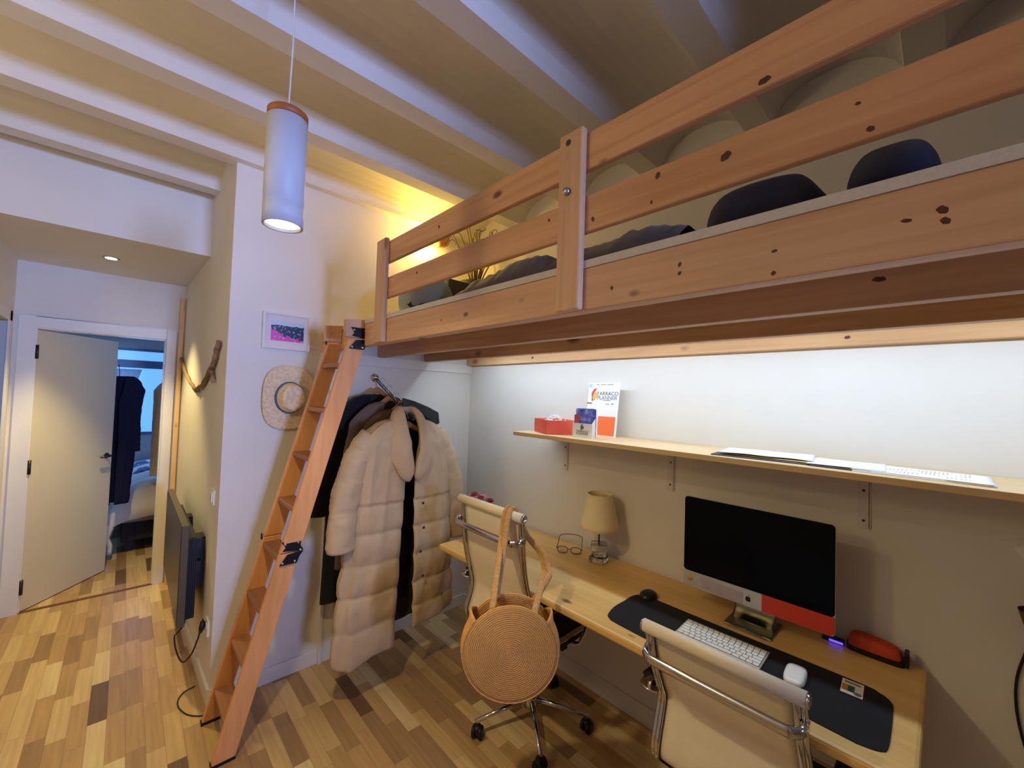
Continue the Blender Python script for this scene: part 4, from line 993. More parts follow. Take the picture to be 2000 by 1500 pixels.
sheet('paper_sheet', 'white paper sheet in the middle of the shelf papers', 1.795, 0.23, ST + 0.006, 0.21, 0.20, 0.08, PAP, 0.002, 0.002, 5)
sheet('paper_stack', 'stack of printed sheets on the right side of the shelf', 1.785, 0.055, ST, 0.21, 0.297, 0.03, LINED, 0.005, 0, 6)
sheet('paper_sheet', 'printed sheet lying on top of the right stack on the shelf', 1.787, 0.055, ST + 0.0055, 0.21, 0.297, -0.01, LINED, 0.0008, 0.001, 7)

# ---- computer
ALU = mat('silver_aluminium', (206, 206, 204), 0.35, 0.35)
im = thing('desktop_computer', 'silver all in one desktop computer with a black screen on the desk', 'computer', (1.80, 0.517, DT), rot=(0, 0, 0))
X0 = 1.795
def rrect(y0, y1, z0, z1, r, n=6):
    p = []
    for cy, cz, a0 in ((y1 - r, z1 - r, 0), (y0 + r, z1 - r, PI / 2), (y0 + r, z0 + r, PI), (y1 - r, z0 + r, 3 * PI / 2)):
        for i in range(n + 1):
            a = a0 + PI / 2 * i / n; p.append((cy + r * math.cos(a), cz + r * math.sin(a)))
    return p
ya, yb = 0.256, 0.778; za, zb_ = 0.862, 1.243
bk = MB().prism(rrect(ya, yb, za, zb_, 0.014), 0, X0, X0 + 0.007)
def shell(u, v):
    a = 2 * PI * u; k = math.sin(PI / 2 * v) if v < 1 else 1
    cy, cz = (ya + yb) / 2, (za + zb_) / 2
    s_, c_ = math.cos(a), math.sin(a)
    ex = 2 / 6
    yy = (yb - ya) / 2 * 0.98 * math.copysign(abs(s_) ** ex, s_) * (1 - v); zz = (zb_ - za) / 2 * 0.98 * math.copysign(abs(c_) ** ex, c_) * (1 - v)
    return (X0 + 0.007 + 0.034 * math.sin(PI / 2 * min(1, v * 1.3)), cy + yy, cz + zz)
bk.grid(shell, 60, 12, cu=True)
build('casing', bk, ALU, im)
zc = 0.928
build('screen', MB().prism([p for p in rrect(ya + 0.001, yb - 0.001, zc, zb_ - 0.001, 0.013) if True], 0, X0 - 0.0015, X0), mat('black_glass', (6, 8, 18), 0.15, spec=0.12), im)
build('stand', MB().tube([(X0 + 0.045, 0.517, 1.03), (X0 + 0.075, 0.517, 0.93), (X0 + 0.070, 0.517, 0.84), (X0 + 0.03, 0.517, DT + 0.004), (X0 - 0.055, 0.517, DT + 0.0045)], (0.003, 0.075), 12, flat=(1, 0, 0.01)), mat('stand_aluminium_reflection', (150, 146, 132), 0.3, 1.0), im)  # dark reflections put into the aluminium colour of stand and foot
build('stand_foot', MB().box(X0 - 0.045, X0 + 0.115, 0.435, 0.60, DT + 0.0003, DT + 0.006), mat('stand_aluminium_reflection', (150, 146, 132), 0.3, 1.0), im, 0.002)
lz = zc - za
build('orange_panel', MB().prism([(ya + 0.001, za + 0.012), (ya + 0.014, za + 0.001), (0.513 - 0.035, za + 0.001), (0.513 - 0.035, zc), (ya + 0.001, zc)], 0, X0 - 0.0012, X0), mat('orange_red_panel', (214, 66, 40), 0.35), im)  # orange red area on the right of the chin
build('paper_note', MB().hexa([(X0 - 0.0015, 0.545, za + 0.0), (X0, 0.545, za + 0.0), (X0, 0.700, za + 0.010), (X0 - 0.0015, 0.700, za + 0.010), (X0 - 0.0015, 0.543, za + 0.047), (X0, 0.543, za + 0.047), (X0, 0.705, za + 0.052), (X0 - 0.0015, 0.705, za + 0.052)]), mat('lilac_grey_note', (186, 170, 182), 0.6, var=0.15, scale=20), im)
build('sticker', MB().lathe([(0.0, -0.0012), (0.013, -0.001), (0.013, 0)], (X0, 0.752, za + 0.036), 16, axis=0), mat('yellow_sticker', (224, 186, 104), 0.5, var=0.2, scale=90), im)
# fruit shaped logo on the chin
ay, az_ = 0.525, za + 0.030
apl = [(0, 0.62), (0.35, 0.8), (0.75, 0.7), (0.95, 0.45), (0.72, 0.2), (0.72, -0.1), (1.0, -0.35), (0.75, -0.85), (0.45, -1.05), (0.0, -0.9), (-0.45, -1.05), (-0.8, -0.75), (-1.0, -0.1), (-0.9, 0.5), (-0.55, 0.8), (-0.25, 0.75)]
lf = [(0.05, 0.95), (0.1, 1.3), (0.45, 1.55), (0.42, 1.2), (0.2, 0.98)]
build('logo', MB().prism([(ay - a * 0.0095, az_ + b_ * 0.0105) for a, b_ in apl], 0, X0 - 0.0012, X0).prism([(ay - a * 0.0095, az_ + b_ * 0.0105) for a, b_ in lf], 0, X0 - 0.0012, X0), BLACK, im)

# desk mat
MATB = mat('black_desk_mat', (20, 19, 24), 0.85, var=0.15, scale=60)
mp_ = [(1.405, 0.155), (1.41, 0.30), (1.400, 0.40), (1.405, 0.6), (1.415, 0.86), (1.428, 0.912), (1.452, 0.93), (1.52, 0.945), (1.60, 0.945), (1.66, 0.945), (1.70, 0.925), (1.712, 0.86), (1.71, 0.6), (1.712, 0.2), (1.70, 0.135), (1.675, 0.108), (1.63, 0.10), (1.46, 0.097), (1.42, 0.11)]
mpc = [(p.x, p.y) for p in smooth_poly([(a, b_, 0) for a, b_ in mp_ + [mp_[0]]], 5)][:-1]
tag(build('desk_mat', MB().prism(mpc, 2, DT + 0.0002, DT + 0.003), MATB, loc=(1.56, 0.5, DT)), 'long black desk mat under the keyboard on the pine desk', 'desk mat')
bm_ = thing('black_mouse', 'small rounded black mouse on the far left corner of the desk mat', 'mouse', (1.705, 0.90, DT + 0.003))
build('mouse_body', MB().grid(lambda u, v: (1.712 + 0.045 * math.cos(2 * PI * u) * math.cos(PI / 2 * v), 0.895 + 0.036 * math.sin(2 * PI * u) * math.cos(PI / 2 * v), DT + 0.0032 + 0.026 * math.sin(PI / 2 * v) ** 0.8), 30, 12, cu=True).prism([(1.712 + 0.045 * math.cos(a), 0.895 + 0.036 * math.sin(a)) for a in [i * 2 * PI / 30 for i in range(30)]], 2, DT + 0.0031, DT + 0.004), mat('satin_black', (22, 22, 26), 0.4), bm_)
build('logo_mark', MB().box(1.722, 1.728, 0.885, 0.905, DT + 0.0265, DT + 0.0290), mat('grey_mark', (74, 66, 66), 0.5), bm_)
# keyboard
kb = thing('keyboard', 'slim white keyboard on the black desk mat', 'keyboard', (1.592, 0.552, DT + 0.003), rotz=math.radians(0.6))
KW, KD = 0.280, 0.118
build('keyboard_base', MB().hexa([(-KD / 2, -KW / 2, 0.0003), (KD / 2, -KW / 2, 0.0003), (KD / 2, KW / 2, 0.0003), (-KD / 2, KW / 2, 0.0003), (-KD / 2, -KW / 2, 0.004), (KD / 2, -KW / 2, 0.010), (KD / 2, KW / 2, 0.010), (-KD / 2, KW / 2, 0.004)]), ALU, kb, 0.002, local=True)
ky = MB(); rows = [14, 14, 14, 13, 12, 10]
for r_ in range(6):
    xd = -KD / 2 + 0.006 + r_ * 0.0183
    r2 = 5 - r_; nk = [12.5, 14, 14, 14, 12, 9][::-1][r_] if False else [9, 12, 13, 14, 14, 14][r_]
    hgt = 0.0155 if r_ < 5 else 0.012
    wds = [1.0] * nk
    if r_ == 0: wds = [1, 1, 1, 1.2, 5.2, 1.2, 1, 1, 1]
    elif r_ == 1: wds[0] = wds[-1] = 1.9
    elif r_ == 2: wds[0] = 1.6; wds[-1] = 1.6
    elif r_ in (3, 4): wds[0] = 1.3
    tot = sum(wds); un = (KW - 0.010) / tot; yy = KW / 2 - 0.005
    for w in wds:
        z0 = 0.004 + (xd + KD / 2) / KD * 0.006
        ky.box(xd, xd + hgt, yy - w * un + 0.0012, yy - 0.0012, z0, z0 + 0.0028); yy -= w * un
build('keys', ky, mat('white_keys', (232, 230, 224), 0.5), kb, 0.0006, local=True)
build('key_gaps', MB().hexa([(-KD / 2 + 0.004, -KW / 2 + 0.004, 0.003), (KD / 2 - 0.003, -KW / 2 + 0.004, 0.003), (KD / 2 - 0.003, KW / 2 - 0.004, 0.003), (-KD / 2 + 0.004, KW / 2 - 0.004, 0.003), (-KD / 2 + 0.004, -KW / 2 + 0.004, 0.0045), (KD / 2 - 0.003, -KW / 2 + 0.004, 0.0103), (KD / 2 - 0.003, KW / 2 - 0.004, 0.0103), (-KD / 2 + 0.004, KW / 2 - 0.004, 0.0045)]), mat('grey_gaps', (120, 118, 116), 0.5), kb, local=True)
# white mouse
ms = thing('white_mouse', 'smooth white mouse on the black desk mat beside the keyboard', 'mouse', (1.585, 0.325, DT + 0.003), rotz=math.radians(4))
def msf(u, v):
    a = 2 * PI * u; k = math.cos(PI / 2 * v) ** 0.45 if v < 1 else 0
    def se(w, p): return math.copysign(abs(w) ** p, w)
    x = 0.057 * se(math.cos(a), 0.55) * k; y = 0.029 * se(math.sin(a), 0.62) * k
    return (x, y, 0.002 + 0.020 * math.sin(PI / 2 * v) ** 0.6 * (1 - 0.25 * (x / 0.057) ** 2))
build('mouse_shell', MB().grid(msf, 48, 16, cu=True), mat('glossy_white', (236, 236, 232), 0.2), ms, local=True)
build('mouse_underside', MB().prism([(0.055 * math.copysign(abs(math.cos(a)) ** 0.55, math.cos(a)), 0.027 * math.copysign(abs(math.sin(a)) ** 0.62, math.sin(a))) for a in [i * 2 * PI / 48 for i in range(48)]], 2, 0.0004, 0.0028), ALU, ms, local=True)
# small picture card
cd = thing('photo_card', 'small white card with a teal picture on the right part of the desk mat', 'card', (1.66, 0.194, DT + 0.0032), rotz=math.radians(3))
build('card_stock', MB().box(-0.041, 0.041, -0.026, 0.026, 0, 0.0008), WHC, cd, local=True)
build('printed_picture', MB().box(-0.026, 0.010, -0.006, 0.024, 0.0006, 0.0012), mat('teal_print', (42, 96, 108), 0.5), cd, local=True)
build('gold_strip', MB().box(-0.026, 0.010, 0.010, 0.024, 0.0006, 0.0014), mat('gold_strip_print', (196, 140, 60), 0.5), cd, local=True)
build('round_stamp', MB().lathe([(0.007, 0.0012), (0.0095, 0.0012), (0.0095, 0.0008)], (-0.028, -0.014, 0), 20), mat('grey_stamp', (110, 120, 110), 0.6), cd, local=True)
build('lettering', MB().box(0.022, 0.027, -0.02, 0.02, 0.0007, 0.0012).box(0.031, 0.033, -0.016, 0.02, 0.0007, 0.0012), mat('dark_print', (50, 56, 64), 0.6), cd, local=True)
# red device with blue light
rd = thing('red_card_case', 'orange red zip case with a black edge at the right end of the desk', 'case', (1.955, 0.17, DT))
def rcase(u, v):
    a = 2 * PI * u; k = math.cos(PI / 2 * v) ** 0.35 if v < 1 else 0
    def se(w, p): return math.copysign(abs(w) ** p, w)
    return (1.948 + 0.032 * se(math.cos(a), 0.6) * k, 0.168 + 0.072 * se(math.sin(a), 0.4) * k, DT + 0.016 + (0.040 + 0.1 * (se(math.sin(a), 0.4) * k * 0.072 + 0.02)) * math.sin(PI / 2 * v) ** 0.8)
build('case_top', MB().grid(rcase, 48, 14, cu=True), mat('orange_red_nylon', (206, 70, 32), 0.6, var=0.1), rd)
build('case_base', MB().prism([(1.948 + 0.034 * math.copysign(abs(math.cos(a)) ** 0.6, math.cos(a)), 0.166 + 0.078 * math.copysign(abs(math.sin(a)) ** 0.4, math.sin(a))) for a in [i * 2 * PI / 40 for i in range(40)]], 2, DT + 0.0004, DT + 0.018), BLKPL, rd)
build('black_tab', MB().box(1.925, 1.97, 0.080, 0.092, DT + 0.002, DT + 0.050), BLKPL, rd, 0.004)
hb = thing('usb_hub', 'small black hub glowing blue beside the red case on the desk', 'hub', (1.94, 0.275, DT))
build('hub_body', MB().box(1.925, 1.955, 0.250, 0.315, DT, DT + 0.014), BLKPL, hb, 0.003)
build('blue_light', MB().box(1.9235, 1.9255, 0.252, 0.292, DT + 0.004, DT + 0.011), emis('blue_led', (50, 30, 255), 5), hb)

# ---- table lamp
LX, LY = 1.872, 1.268
tl = thing('table_lamp', 'small cream table lamp on a clear crystal base by the desk wall', 'table lamp', (LX, LY, DT))
def shade(u, v):
    a = 2 * PI * u; r = 0.104 + (0.066 - 0.104) * v
    return (LX + r * math.cos(a), LY + r * math.sin(a), 0.962 + 0.182 * v)
build('lamp_shade', MB().grid(shade, 48, 8, cu=True), mat('cream_lampshade', (236, 220, 178), 0.8, var=0.03, scale=40), tl, solid=0.002)
build('shade_ring', MB().tube([(LX - 0.066, LY, 1.125), (LX + 0.066, LY, 1.125)], 0.0015, 6).tube([(LX, LY - 0.066, 1.125), (LX, LY + 0.066, 1.125)], 0.0015, 6), STEEL, tl)
build('stem', MB().lathe([(0.0, 0.88), (0.004, 0.88), (0.004, 1.05), (0.013, 1.052), (0.013, 1.09), (0, 1.09)], (LX, LY, 0), 12), mat('dark_brass', (84, 66, 50), 0.35, 0.8), tl)
GL = mat('clear_crystal', (236, 236, 232), 0.03, trans=1.0, ior=1.5)
def block(z0, z1, s, rot):
    M = Matrix.Translation((LX, LY, 0)) @ Matrix.Rotation(rot, 4, 'Z')
    return MB().box(-s, s, -s, s, z0, z1).xf(M)
build('crystal_block', block(DT + 0.0005, DT + 0.030, 0.040, 0.2), GL, tl, 0.004)
build('crystal_block', block(DT + 0.0305, DT + 0.062, 0.030, 0.95), GL, tl, 0.004)
build('crystal_block', block(DT + 0.0625, DT + 0.095, 0.042, 0.55), GL, tl, 0.004)

# ---- glasses, folded open upside on the desk
gs = thing('eyeglasses', 'dark red eyeglasses lying open on the desk beside the table lamp', 'glasses', (1.85, 1.43, DT))
GR = mat('burgundy_plastic', (88, 24, 36), 0.3)
a0, b0 = Vector((1.788, 1.492, DT)), Vector((1.868, 1.372, DT))
ex_ = (b0 - a0).normalized(); nr = Vector((ex_.y, -ex_.x, 0)) * -1
up = Vector((0, 0, 1))
def lens_pts(c, n=26):
    return [tuple(c + ex_ * (0.028 * math.copysign(abs(math.cos(a)) ** 0.75, math.cos(a))) + up * (0.0175 * math.copysign(abs(math.sin(a)) ** 0.75, math.sin(a)))) for a in [i * 2 * PI / n for i in range(n)]]
W = (b0 - a0).length; cm = (a0 + b0) / 2 + up * 0.021
fr = MB()
for s_ in (-1, 1): fr.tube(lens_pts(cm + ex_ * s_ * 0.037), 0.002, 8, closed=True)
fr.tube([tuple(cm - ex_ * 0.01 - up * -0.002), tuple(cm + up * 0.006), tuple(cm + ex_ * 0.01 - up * -0.002)], 0.002, 8)
build('frame', fr, GR, gs)
for s_ in (-1, 1):
    base = cm + ex_ * s_ * 0.066 + up * 0.008
    build('temple', MB().tube(smooth_poly([tuple(cm + ex_ * s_ * 0.064 + up * 0.010), tuple(base + ex_ * s_ * 0.004 + nr * -0.004), tuple(base + nr * 0.05 + up * 0.012), tuple(base + nr * 0.10 + up * 0.026), tuple(base - ex_ * s_ * 0.008 + nr * 0.122 + up * 0.032), tuple(base - ex_ * s_ * 0.035 + nr * 0.132 + up * 0.036), tuple(base - ex_ * s_ * 0.0655 + nr * 0.134 + up * 0.037)], 5), 0.0022, 8), GR, gs)
gl = mat('lens_glass', (240, 244, 244), 0.02, trans=1.0, ior=1.05)
for s_ in (-1, 1):
    lp = lens_pts(cm + ex_ * s_ * 0.037)
    build('lens', MB().add(lp, [list(range(len(lp)))]), gl, gs, solid=0.001)

# ---- flowers in a dark red vase behind the left chair
fv = thing('vase', 'dark red glass vase on the left end of the desk behind the chair', 'vase', (1.52, 1.935, DT))
build('vase_body', MB().lathe([(0.0, 0), (0.034, 0), (0.046, 0.03), (0.05, 0.07), (0.038, 0.12), (0.028, 0.15), (0.034, 0.17), (0.030, 0.17), (0.024, 0.15), (0.03, 0.1), (0.0, 0.02)], (1.52, 1.935, DT + 0.0005), 28), mat('dark_red_glass', (96, 14, 30), 0.15), fv)
rnd = random.Random(3)
PK = [mat('dusty_pink_petal', (206, 132, 140), 0.8, var=0.2), mat('deep_rose_petal', (160, 62, 80), 0.8, var=0.2), mat('pale_pink_petal', (222, 170, 168), 0.8, var=0.15)]
GRN = mat('dry_stem_green', (96, 100, 60), 0.8)
spots_ = []
for k in range(15):
    a = k * 2.4; r_ = 0.024 * math.sqrt(k) ; cx_, cy_ = 1.585 + 0.95 * r_ * math.cos(a), 1.945 + 1.05 * r_ * math.sin(a) * 0.95
    cz_ = 1.045 - 1.6 * r_ * r_ / 0.09 * 0.25 + rnd.uniform(-0.008, 0.008) - 0.25 * (cx_ - 1.585)
    t_ = thing('dried_flower', 'pink dried rose in the bouquet behind the left chair top', 'flower', (cx_, cy_, cz_), 'pink flowers in the vase')
    def head(cx_=cx_, cy_=cy_, cz_=cz_, k=k):
        m_ = MB()
        for ring, (n, rr, tl_, hgt) in enumerate(((4, 0.008, 0.3, 0.016), (6, 0.016, 0.7, 0.013), (8, 0.022, 1.1, 0.008))):
            for j in range(n):
                aa = 2 * PI * j / n + ring * 0.5 + k
                def pet(u, v, aa=aa, rr=rr, tl_=tl_, hgt=hgt):
                    w = (u - 0.5) * 1.5 * rr * math.sin(PI * min(1, 0.25 + 0.7 * v)); d = rr * (0.2 + 0.8 * v) * (0.6 + 0.4 * v * tl_)
                    return (cx_ + math.cos(aa) * d - math.sin(aa) * w, cy_ + math.sin(aa) * d + math.cos(aa) * w, cz_ + hgt * math.sin(PI * 0.6 * v) - 4 * w * w)
                m_.grid(pet, 4, 5)
        return m_
    build('petals', head(), PK[(k * 7) % 3], t_, solid=0.0006)
    build('stem', MB().tube(smooth_poly([(cx_, cy_, cz_), (1.52 + 0.55 * (cx_ - 1.52), 1.935 + 0.5 * (cy_ - 1.935), cz_ - 0.07), (1.52 + 0.010 * math.cos(a), 1.935 + 0.010 * math.sin(a), DT + 0.10)], 5), 0.0016, 5), GRN, t_)

# ---- things at the right edge of the frame, on the desk wall
wb = thing('wall_light', 'small brown cone wall light cut off by the right picture edge', 'wall light', (1.99, -0.185, 1.02))
build('shade', MB().lathe([(0.050, 0.06), (0.020, -0.06), (0.016, -0.06), (0.046, 0.06)], (1.94, -0.198, 1.015), 24, caps=False), mat('brown_cane_shade', (120, 84, 44), 0.8, var=0.3, scale=60), wb)
build('arm', MB().tube([(1.94, -0.198, 0.955), (1.965, -0.198, 0.945), (2.0, -0.198, 0.95)], 0.005, 8), BLACK, wb)
build('power_cord', MB().tube(smooth_poly([(1.993, -0.168, 0.935), (1.993, -0.152, 0.86), (1.993, -0.148, 0.79), (1.993, -0.155, 0.71), (1.993, -0.175, 0.62), (1.993, -0.21, 0.55)], 6), 0.0035, 8), BLACK, wb)
tag(build('wall_note', MB().prism([(-0.146, 1.238), (-0.30, 1.295), (-0.34, 1.19), (-0.190, 1.165)], 0, 1.996, 2.0), WHC, loc=(1.998, -0.2, 1.2)), 'pale card corner on the wall at the right picture edge', 'card')
# ------------------------------------------------------------------ on the coat wall
fr = thing('picture_frame', 'white framed photograph of pink flowers above the straw hat', 'picture', (0.655, 2.60, 1.978))
PY0 = 2.61
def rect_frame(x0, x1, z0, z1, w, ya, yb):
    return MB().box(x0, x1, ya, yb, z0, z0 + w).box(x0, x1, ya, yb, z1 - w, z1).box(x0, x0 + w, ya, yb, z0 + w, z1 - w).box(x1 - w, x1, ya, yb, z0 + w, z1 - w)
build('frame', rect_frame(0.532, 0.778, 1.876, 2.082, 0.012, PY0 - 0.024, PY0 - 0.001), mat('white_frame_paint', (222, 218, 216), 0.5), fr, 0.001)
build('mount', MB().box(0.543, 0.767, PY0 - 0.012, PY0 - 0.006, 1.887, 2.071), mat('cream_mount', (226, 218, 214), 0.8), fr)
def photo_mat():
    mt, t, b = nt('pink_navy_photo'); b.inputs['Roughness'].default_value = 0.3
    tc = N(t, 'ShaderNodeTexCoord'); nz = N(t, 'ShaderNodeTexNoise'); nz.inputs['Scale'].default_value = 26; nz.inputs['Detail'].default_value = 3
    sp = N(t, 'ShaderNodeSeparateXYZ'); t.links.new(tc.outputs['Object'], sp.inputs[0]); t.links.new(tc.outputs['Object'], nz.inputs[0])
    def M(op, a, bb=None):
        n = N(t, 'ShaderNodeMath', operation=op)
        for i, q in enumerate((a, bb)):
            if q is None: continue
            if isinstance(q, (int, float)): n.inputs[i].default_value = q
            else: t.links.new(q, n.inputs[i])
        return n.outputs[0]
    # magenta petals low and left, pale sky on top, navy between
    fp = M('ADD', M('MULTIPLY', M('SUBTRACT', nz.outputs[0], 0.5), 0.09), M('ADD', M('MULTIPLY', sp.outputs[0], 0.35), sp.outputs[2]))
    r1 = M('LESS_THAN', fp, -0.022)
    r2 = M('GREATER_THAN', M('ADD', sp.outputs[2], M('MULTIPLY', M('SUBTRACT', nz.outputs[0], 0.5), 0.05)), 0.034)
    m1 = N(t, 'ShaderNodeMix', data_type='RGBA'); m1.inputs[6].default_value = srgb((30, 34, 72)); m1.inputs[7].default_value = srgb((214, 60, 170)); t.links.new(r1, m1.inputs[0])
    m2 = N(t, 'ShaderNodeMix', data_type='RGBA'); m2.inputs[7].default_value = srgb((196, 206, 226)); t.links.new(r2, m2.inputs[0]); t.links.new(m1.outputs[2], m2.inputs[6])
    nz2 = N(t, 'ShaderNodeTexNoise'); nz2.inputs['Scale'].default_value = 90; t.links.new(tc.outputs['Object'], nz2.inputs[0])
    hi = M('MULTIPLY', M('GREATER_THAN', nz2.outputs[0], 0.6), 0.5)
    m3 = N(t, 'ShaderNodeMix', data_type='RGBA'); m3.inputs[7].default_value = srgb((150, 220, 240)); t.links.new(hi, m3.inputs[0]); t.links.new(m2.outputs[2], m3.inputs[6])
    t.links.new(m3.outputs[2], b.inputs['Base Color']); return mt
build('photograph', MB().box(0.574, 0.745, PY0 - 0.0135, PY0 - 0.011, 1.923, 2.036), photo_mat(), fr)

STRAW = mat('pale_straw', (238, 218, 184), 0.8, scale=60, col2=(218, 192, 152), bump=0.6, bscale=160)
HX, HZ = 0.683, 1.601
ht = thing('straw_hat', 'pale straw hat with a blue band hanging left of the ladder', 'hat', (HX, 2.60, HZ))
def brim(u, v):
    a = 2 * PI * u
    def se(w, p): return math.copysign(abs(w) ** p, w)
    rx = 0.070 + (0.137 - 0.070) * v; rz = 0.085 + (0.184 - 0.085) * v; p = 1 - 0.28 * v
    return (HX + rx * se(math.cos(a), p), 2.594 - 0.010 * (1 - v) - 0.014 * v * v * abs(math.cos(a)) ** 2, HZ + rz * se(math.sin(a), p))
build('brim', MB().grid(brim, 64, 12, cu=True), STRAW, ht, solid=0.003)
def crown(u, v):
    a = 2 * PI * u
    if v < 0.6:
        t = v / 0.6; k = 1 - 0.20 * t; d = 0.085 * t
    else:
        t = (v - 0.6) / 0.4; k = 0.80 * math.cos(PI / 2 * t) ** 0.7 if t < 1 else 0; d = 0.085 + 0.022 * math.sin(PI / 2 * t) - 0.012 * max(0, (t - 0.5) / 0.5)
    return (HX + 0.076 * math.cos(a) * k, 2.588 - d, HZ + 0.090 * math.sin(a) * k)
build('crown', MB().grid(crown, 56, 26, cu=True), STRAW, ht)
build('ribbon', MB().grid(lambda u, v: (HX + (0.0785 - 0.004 * v) * math.cos(2 * PI * u), 2.587 - 0.026 * v, HZ + (0.0925 - 0.0045 * v) * math.sin(2 * PI * u)), 56, 4, cu=True), mat('blue_ribbon', (62, 104, 150), 0.6), ht, solid=0.001)
ho = MB()
for k in range(16):
    a = k * 2 * PI / 16
    if math.cos(a) > -0.3: continue
for a in [0.35 + 0.09 * i for i in range(6)] + [-1.3 + 0.12 * i for i in range(5)] + [2.6 + 0.15 * i for i in range(4)] + [-2.2 + 0.12 * i for i in range(4)]:
    ho.lathe([(0.003, 0), (0.0, -0.001)], (HX + 0.058 * math.cos(a), 2.497, HZ + 0.069 * math.sin(a)), 6, axis=1)
build('weave_holes', ho, mat('weave_hole', (110, 84, 60), 0.9), ht)

# ------------------------------------------------------------------ hall wall: driftwood letter, switch, television
def hwx(y): return 0.378 + (0.338 - 0.378) * (y - 2.61) / (4.493 - 2.61)
DW = mat('driftwood', (150, 120, 88), 0.9, var=0.35, scale=30, bump=0.6, bscale=80)
dw = thing('driftwood_letter', 'driftwood branches forming a letter M on the corridor wall', 'wall decoration', (0.34, 3.4, 1.7))
def stick(name, pts, r0, r1):
    P = smooth_poly([(hwx(y) - 0.016, y, z) for y, z in pts], 6)
    P = [p + Vector((0, 0.012 * noise.noise(Vector((i * 0.35, z0, 1))), 0.010 * noise.noise(Vector((i * 0.35, 5, z0))))) for i, (p, z0) in enumerate((p, p.z) for p in P)]
    k = len(P)
    build(name, MB().tube(P, [max(0.004, r0 + (r1 - r0) * i / (k - 1) + 0.0015 * math.sin(i * 1.7)) for i in range(k)], 8), DW, dw)
stick('branch', [(4.45, 1.885), (4.50, 1.80), (4.46, 1.70)], 0.011, 0.013)
stick('branch', [(4.44, 1.885), (4.1, 1.76), (3.75, 1.665), (3.45, 1.625)], 0.011, 0.012)
stick('branch', [(3.47, 1.625), (3.25, 1.655), (3.0, 1.74), (2.86, 1.80), (2.80, 1.86), (2.755, 1.895)], 0.014, 0.013)
stick('branch', [(2.985, 1.755), (2.90, 1.72), (2.87, 1.68)], 0.011, 0.012)

sw = thing('light_switch', 'white light switch on the corridor wall near its corner', 'light switch', (0.374, 2.76, 1.045))
build('plate', MB().box(hwx(2.76) - 0.009, hwx(2.76) + 0.002, 2.72, 2.80, 1.005, 1.087), WHITEPL, sw, 0.002)
build('rocker', MB().box(hwx(2.76) - 0.015, hwx(2.76) - 0.008, 2.735, 2.785, 1.02, 1.072), WHITEPL, sw, 0.002)
sk = thing('wall_socket', 'white wall socket low on the corridor wall beside the black plug', 'socket', (0.374, 2.72, 0.36))
build('plate', MB().box(hwx(2.72) - 0.009, hwx(2.72) + 0.002, 2.68, 2.76, 0.32, 0.402), WHITEPL, sk, 0.002)
build('face', MB().lathe([(0.021, 0), (0.021, -0.003), (0.018, -0.001), (0, -0.001)], (hwx(2.72) - 0.009, 2.72, 0.361), 20, axis=0), WHITEPL, sk)

tv = thing('television', 'flat black television seen edge on, mounted low on the corridor wall', 'television', (0.30, 3.4, 0.62))
FXA, FXB = (0.247, 2.845), (0.247, 3.92)    # front face ends (x, y)
SCR = mat('screen_brown_reflection', (58, 52, 42), 0.3, spec=0.3)  # grey-brown reflection put into the screen colour
def tvbox(xa, xb, y0, y1, z0, z1): return MB().box(xa, xb, y0, y1, z0, z1)
build('casing', tvbox(0.252, 0.285, 2.845, 3.92, 0.335, 0.885), mat('dark_brown_bezel', (86, 76, 58), 0.5), tv, 0.003)
build('screen', tvbox(0.2495, 0.2525, 2.855, 3.91, 0.345, 0.875), SCR, tv)
build('rear_housing', tvbox(0.285, 0.328, 2.87, 3.75, 0.36, 0.80), BLKPL, tv, 0.004)
rb_ = MB()
for k in range(5): rb_.box(0.287 + k * 0.009, 0.291 + k * 0.009, 2.862, 2.871, 0.37, 0.795)
build('vent_ribs', rb_, BLACK, tv)
build('wall_mount', MB().box(0.328, 0.372, 2.95, 3.05, 0.50, 0.78).box(0.328, 0.36, 3.45, 3.55, 0.50, 0.78).box(0.328, 0.352, 2.90, 3.6, 0.60, 0.66).box(0.30, 0.345, 2.865, 2.89, 0.74, 0.80), BLACK, tv, 0.002)
cabp = smooth_poly([(0.30, 2.90, 0.40), (0.285, 2.87, 0.34), (0.262, 2.88, 0.30), (0.252, 2.92, 0.26), (0.262, 2.90, 0.19), (0.285, 2.84, 0.15), (0.315, 2.79, 0.20), (0.335, 2.76, 0.28), (0.345, 2.75, 0.33)], 6)
cbl = thing('power_cable', 'black cable with a plug looping below the television', 'cable', (0.29, 2.85, 0.2))
build('cable', MB().tube(cabp, 0.004, 8), BLKPL, cbl)
build('plug', MB().tube([(0.345, 2.75, 0.325), (0.350, 2.744, 0.35), (0.353, 2.738, 0.385)], [0.008, 0.014, 0.011], 10).box(0.349, 0.356, 2.728, 2.745, 0.385, 0.397), BLKPL, cbl)
tag(build('floor_cable', MB().tube(smooth_poly([(0.345, 2.82, 0.006), (0.29, 2.80, 0.004), (0.262, 2.72, 0.004), (0.285, 2.62, 0.004), (0.33, 2.56, 0.004), (0.39, 2.53, 0.004)], 6), 0.003, 6), BLKPL, loc=(0.29, 2.7, 0.003)), 'thin dark cable on the floor behind the foot of the ladder', 'cable')
tag(build('wood_batten', MB().box(0.300, 0.329, 4.425, 4.452, 0.0, 2.392).xf(Matrix.Translation((0, 0, 0))), wood('batten_pine', (240, 204, 148), (222, 180, 120), (150, 96, 60), 2, 31), loc=(0.315, 4.44, 0), bevel=0.002), 'tall thin pine batten standing in the corridor corner by the bedroom door', 'batten')

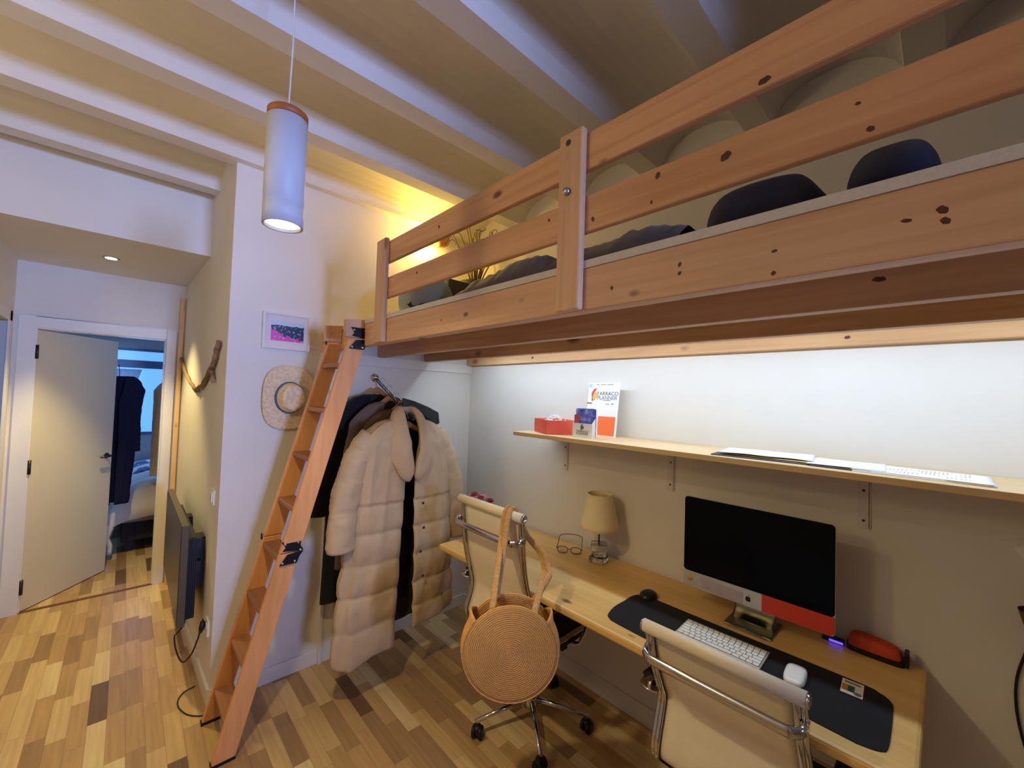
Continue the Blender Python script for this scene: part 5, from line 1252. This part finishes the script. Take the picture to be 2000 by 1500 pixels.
# ------------------------------------------------------------------ bedroom through the doorway
bd = thing('bed', 'bed with a pale duvet seen through the bedroom doorway', 'bed', (0.5, 6.2, 0))
build('bed_frame', MB().box(0.02, 1.45, 5.45, 7.10, 0.12, 0.30), mat('dark_bed_base', (36, 34, 44), 0.8), bd, 0.01)
build('mattress', MB().box(0.0, 1.45, 5.42, 7.12, 0.30, 0.52), mat('grey_bed_mattress', (150, 150, 160), 0.9), bd, 0.03)
for x, y in ((0.08, 5.55), (1.38, 5.55), (0.08, 7.0), (1.38, 7.0)): build('leg', MB().box(x - 0.025, x + 0.025, y - 0.025, y + 0.025, 0, 0.12), BLACK, bd)
def duv(u, v):
    s_ = u * 1.25    # from hanging hem at the left over the mattress edge
    y = 5.30 + 1.75 * v
    hang = 0.50
    if s_ < hang:
        t = s_ / hang; x = -0.075 - 0.03 * math.sin(t * PI) + 0.05 * t * t; z = 0.13 + 0.10 * max(0, (v - 0.3)) + (0.60 - 0.13) * t
        if v < 0.12: z = 0.05 + (0.6 - 0.05) * t
    else:
        t = (s_ - hang) / 0.75; x = -0.02 + 1.4 * t; z = 0.60 + 0.10 * math.sin(min(1, t * 5) * PI / 2)
    e = 1 - math.exp(-v * 30)
    z = z * (0.55 + 0.45 * e) if s_ > hang * 0.6 else z
    n = 0.05 * noise.noise(Vector((x * 3, y * 4, z * 4))) + 0.02 * noise.noise(Vector((x * 10, y * 10, z * 9)))
    return (x + n, y + (0.0 if v > 0.05 else 0.02), z + n)
build('duvet', MB().grid(duv, 50, 60), mat('ivory_duvet', (222, 214, 200), 0.9, var=0.05, bump=0.3, bscale=20), bd, solid=0.03)
bl = MB().grid(lambda u, v: (-0.14 + 0.42 * u + 0.02 * noise.noise(Vector((u * 5, v * 7, 0))), 6.1 + 0.8 * v, 0.70 - 0.55 * (1 - u) ** 3 + 0.03 * noise.noise(Vector((u * 8, v * 8, 3)))), 24, 24)
tag(build('blanket', bl, mat('slate_blue_blanket', (92, 104, 140), 0.95, var=0.2, scale=18), loc=(0.1, 6.4, 0.6), solid=0.03), 'slate blue blanket folded over the bedroom bed', 'blanket')
bc = thing('dark_coat', 'dark navy coat hanging beside the bedroom door edge', 'coat', (-0.02, 5.22, 1.70))
DNV = mat('dark_navy_wool', (18, 18, 48), 0.95, var=0.2)
coat(bc, 5.22, -0.055, 1.72, 0.55, 0.115, 0.11, 0.05, 0.06, 0.005, 0.01, (DNV, DNV), seed=41, wr=0.02)
sleeve_part(bc, (DNV, DNV), (0.02, 5.22, 1.58), (0.075, 5.22, 1.35), (0.075, 5.22, 1.02), 0.045, 0.04, 0, 0, 5)
build('loop', MB().tube([(-0.055, 5.22, 1.70), (-0.055, 5.22, 1.76), (-0.06, 5.16, 1.80), (-0.06, 5.08, 1.82)], 0.003, 6), BLACK, bc)
jc = thing('cream_jacket', 'cream jacket hanging at the right side of the bedroom doorway', 'jacket', (0.33, 5.4, 1.60))
CRM = mat('cream_fleece', (212, 198, 168), 0.95, var=0.1)
coat(jc, 5.4, 0.42, 1.72, 0.78, 0.17, 0.215, 0.06, 0.07, 0.02, 0.03, (CRM, CRM), seed=47, wr=0.012)
sleeve_part(jc, (CRM, DNV), (0.30, 5.36, 1.54), (0.235, 5.35, 1.3), (0.245, 5.34, 0.76), 0.05, 0.045, 0, 0, 9)
build('hanger_rail', MB().tube([(0.42, 5.4, 1.71), (0.42, 5.4, 1.78), (0.75, 5.4, 1.80), (1.5, 5.4, 1.80)], 0.006, 8), STEEL, jc)
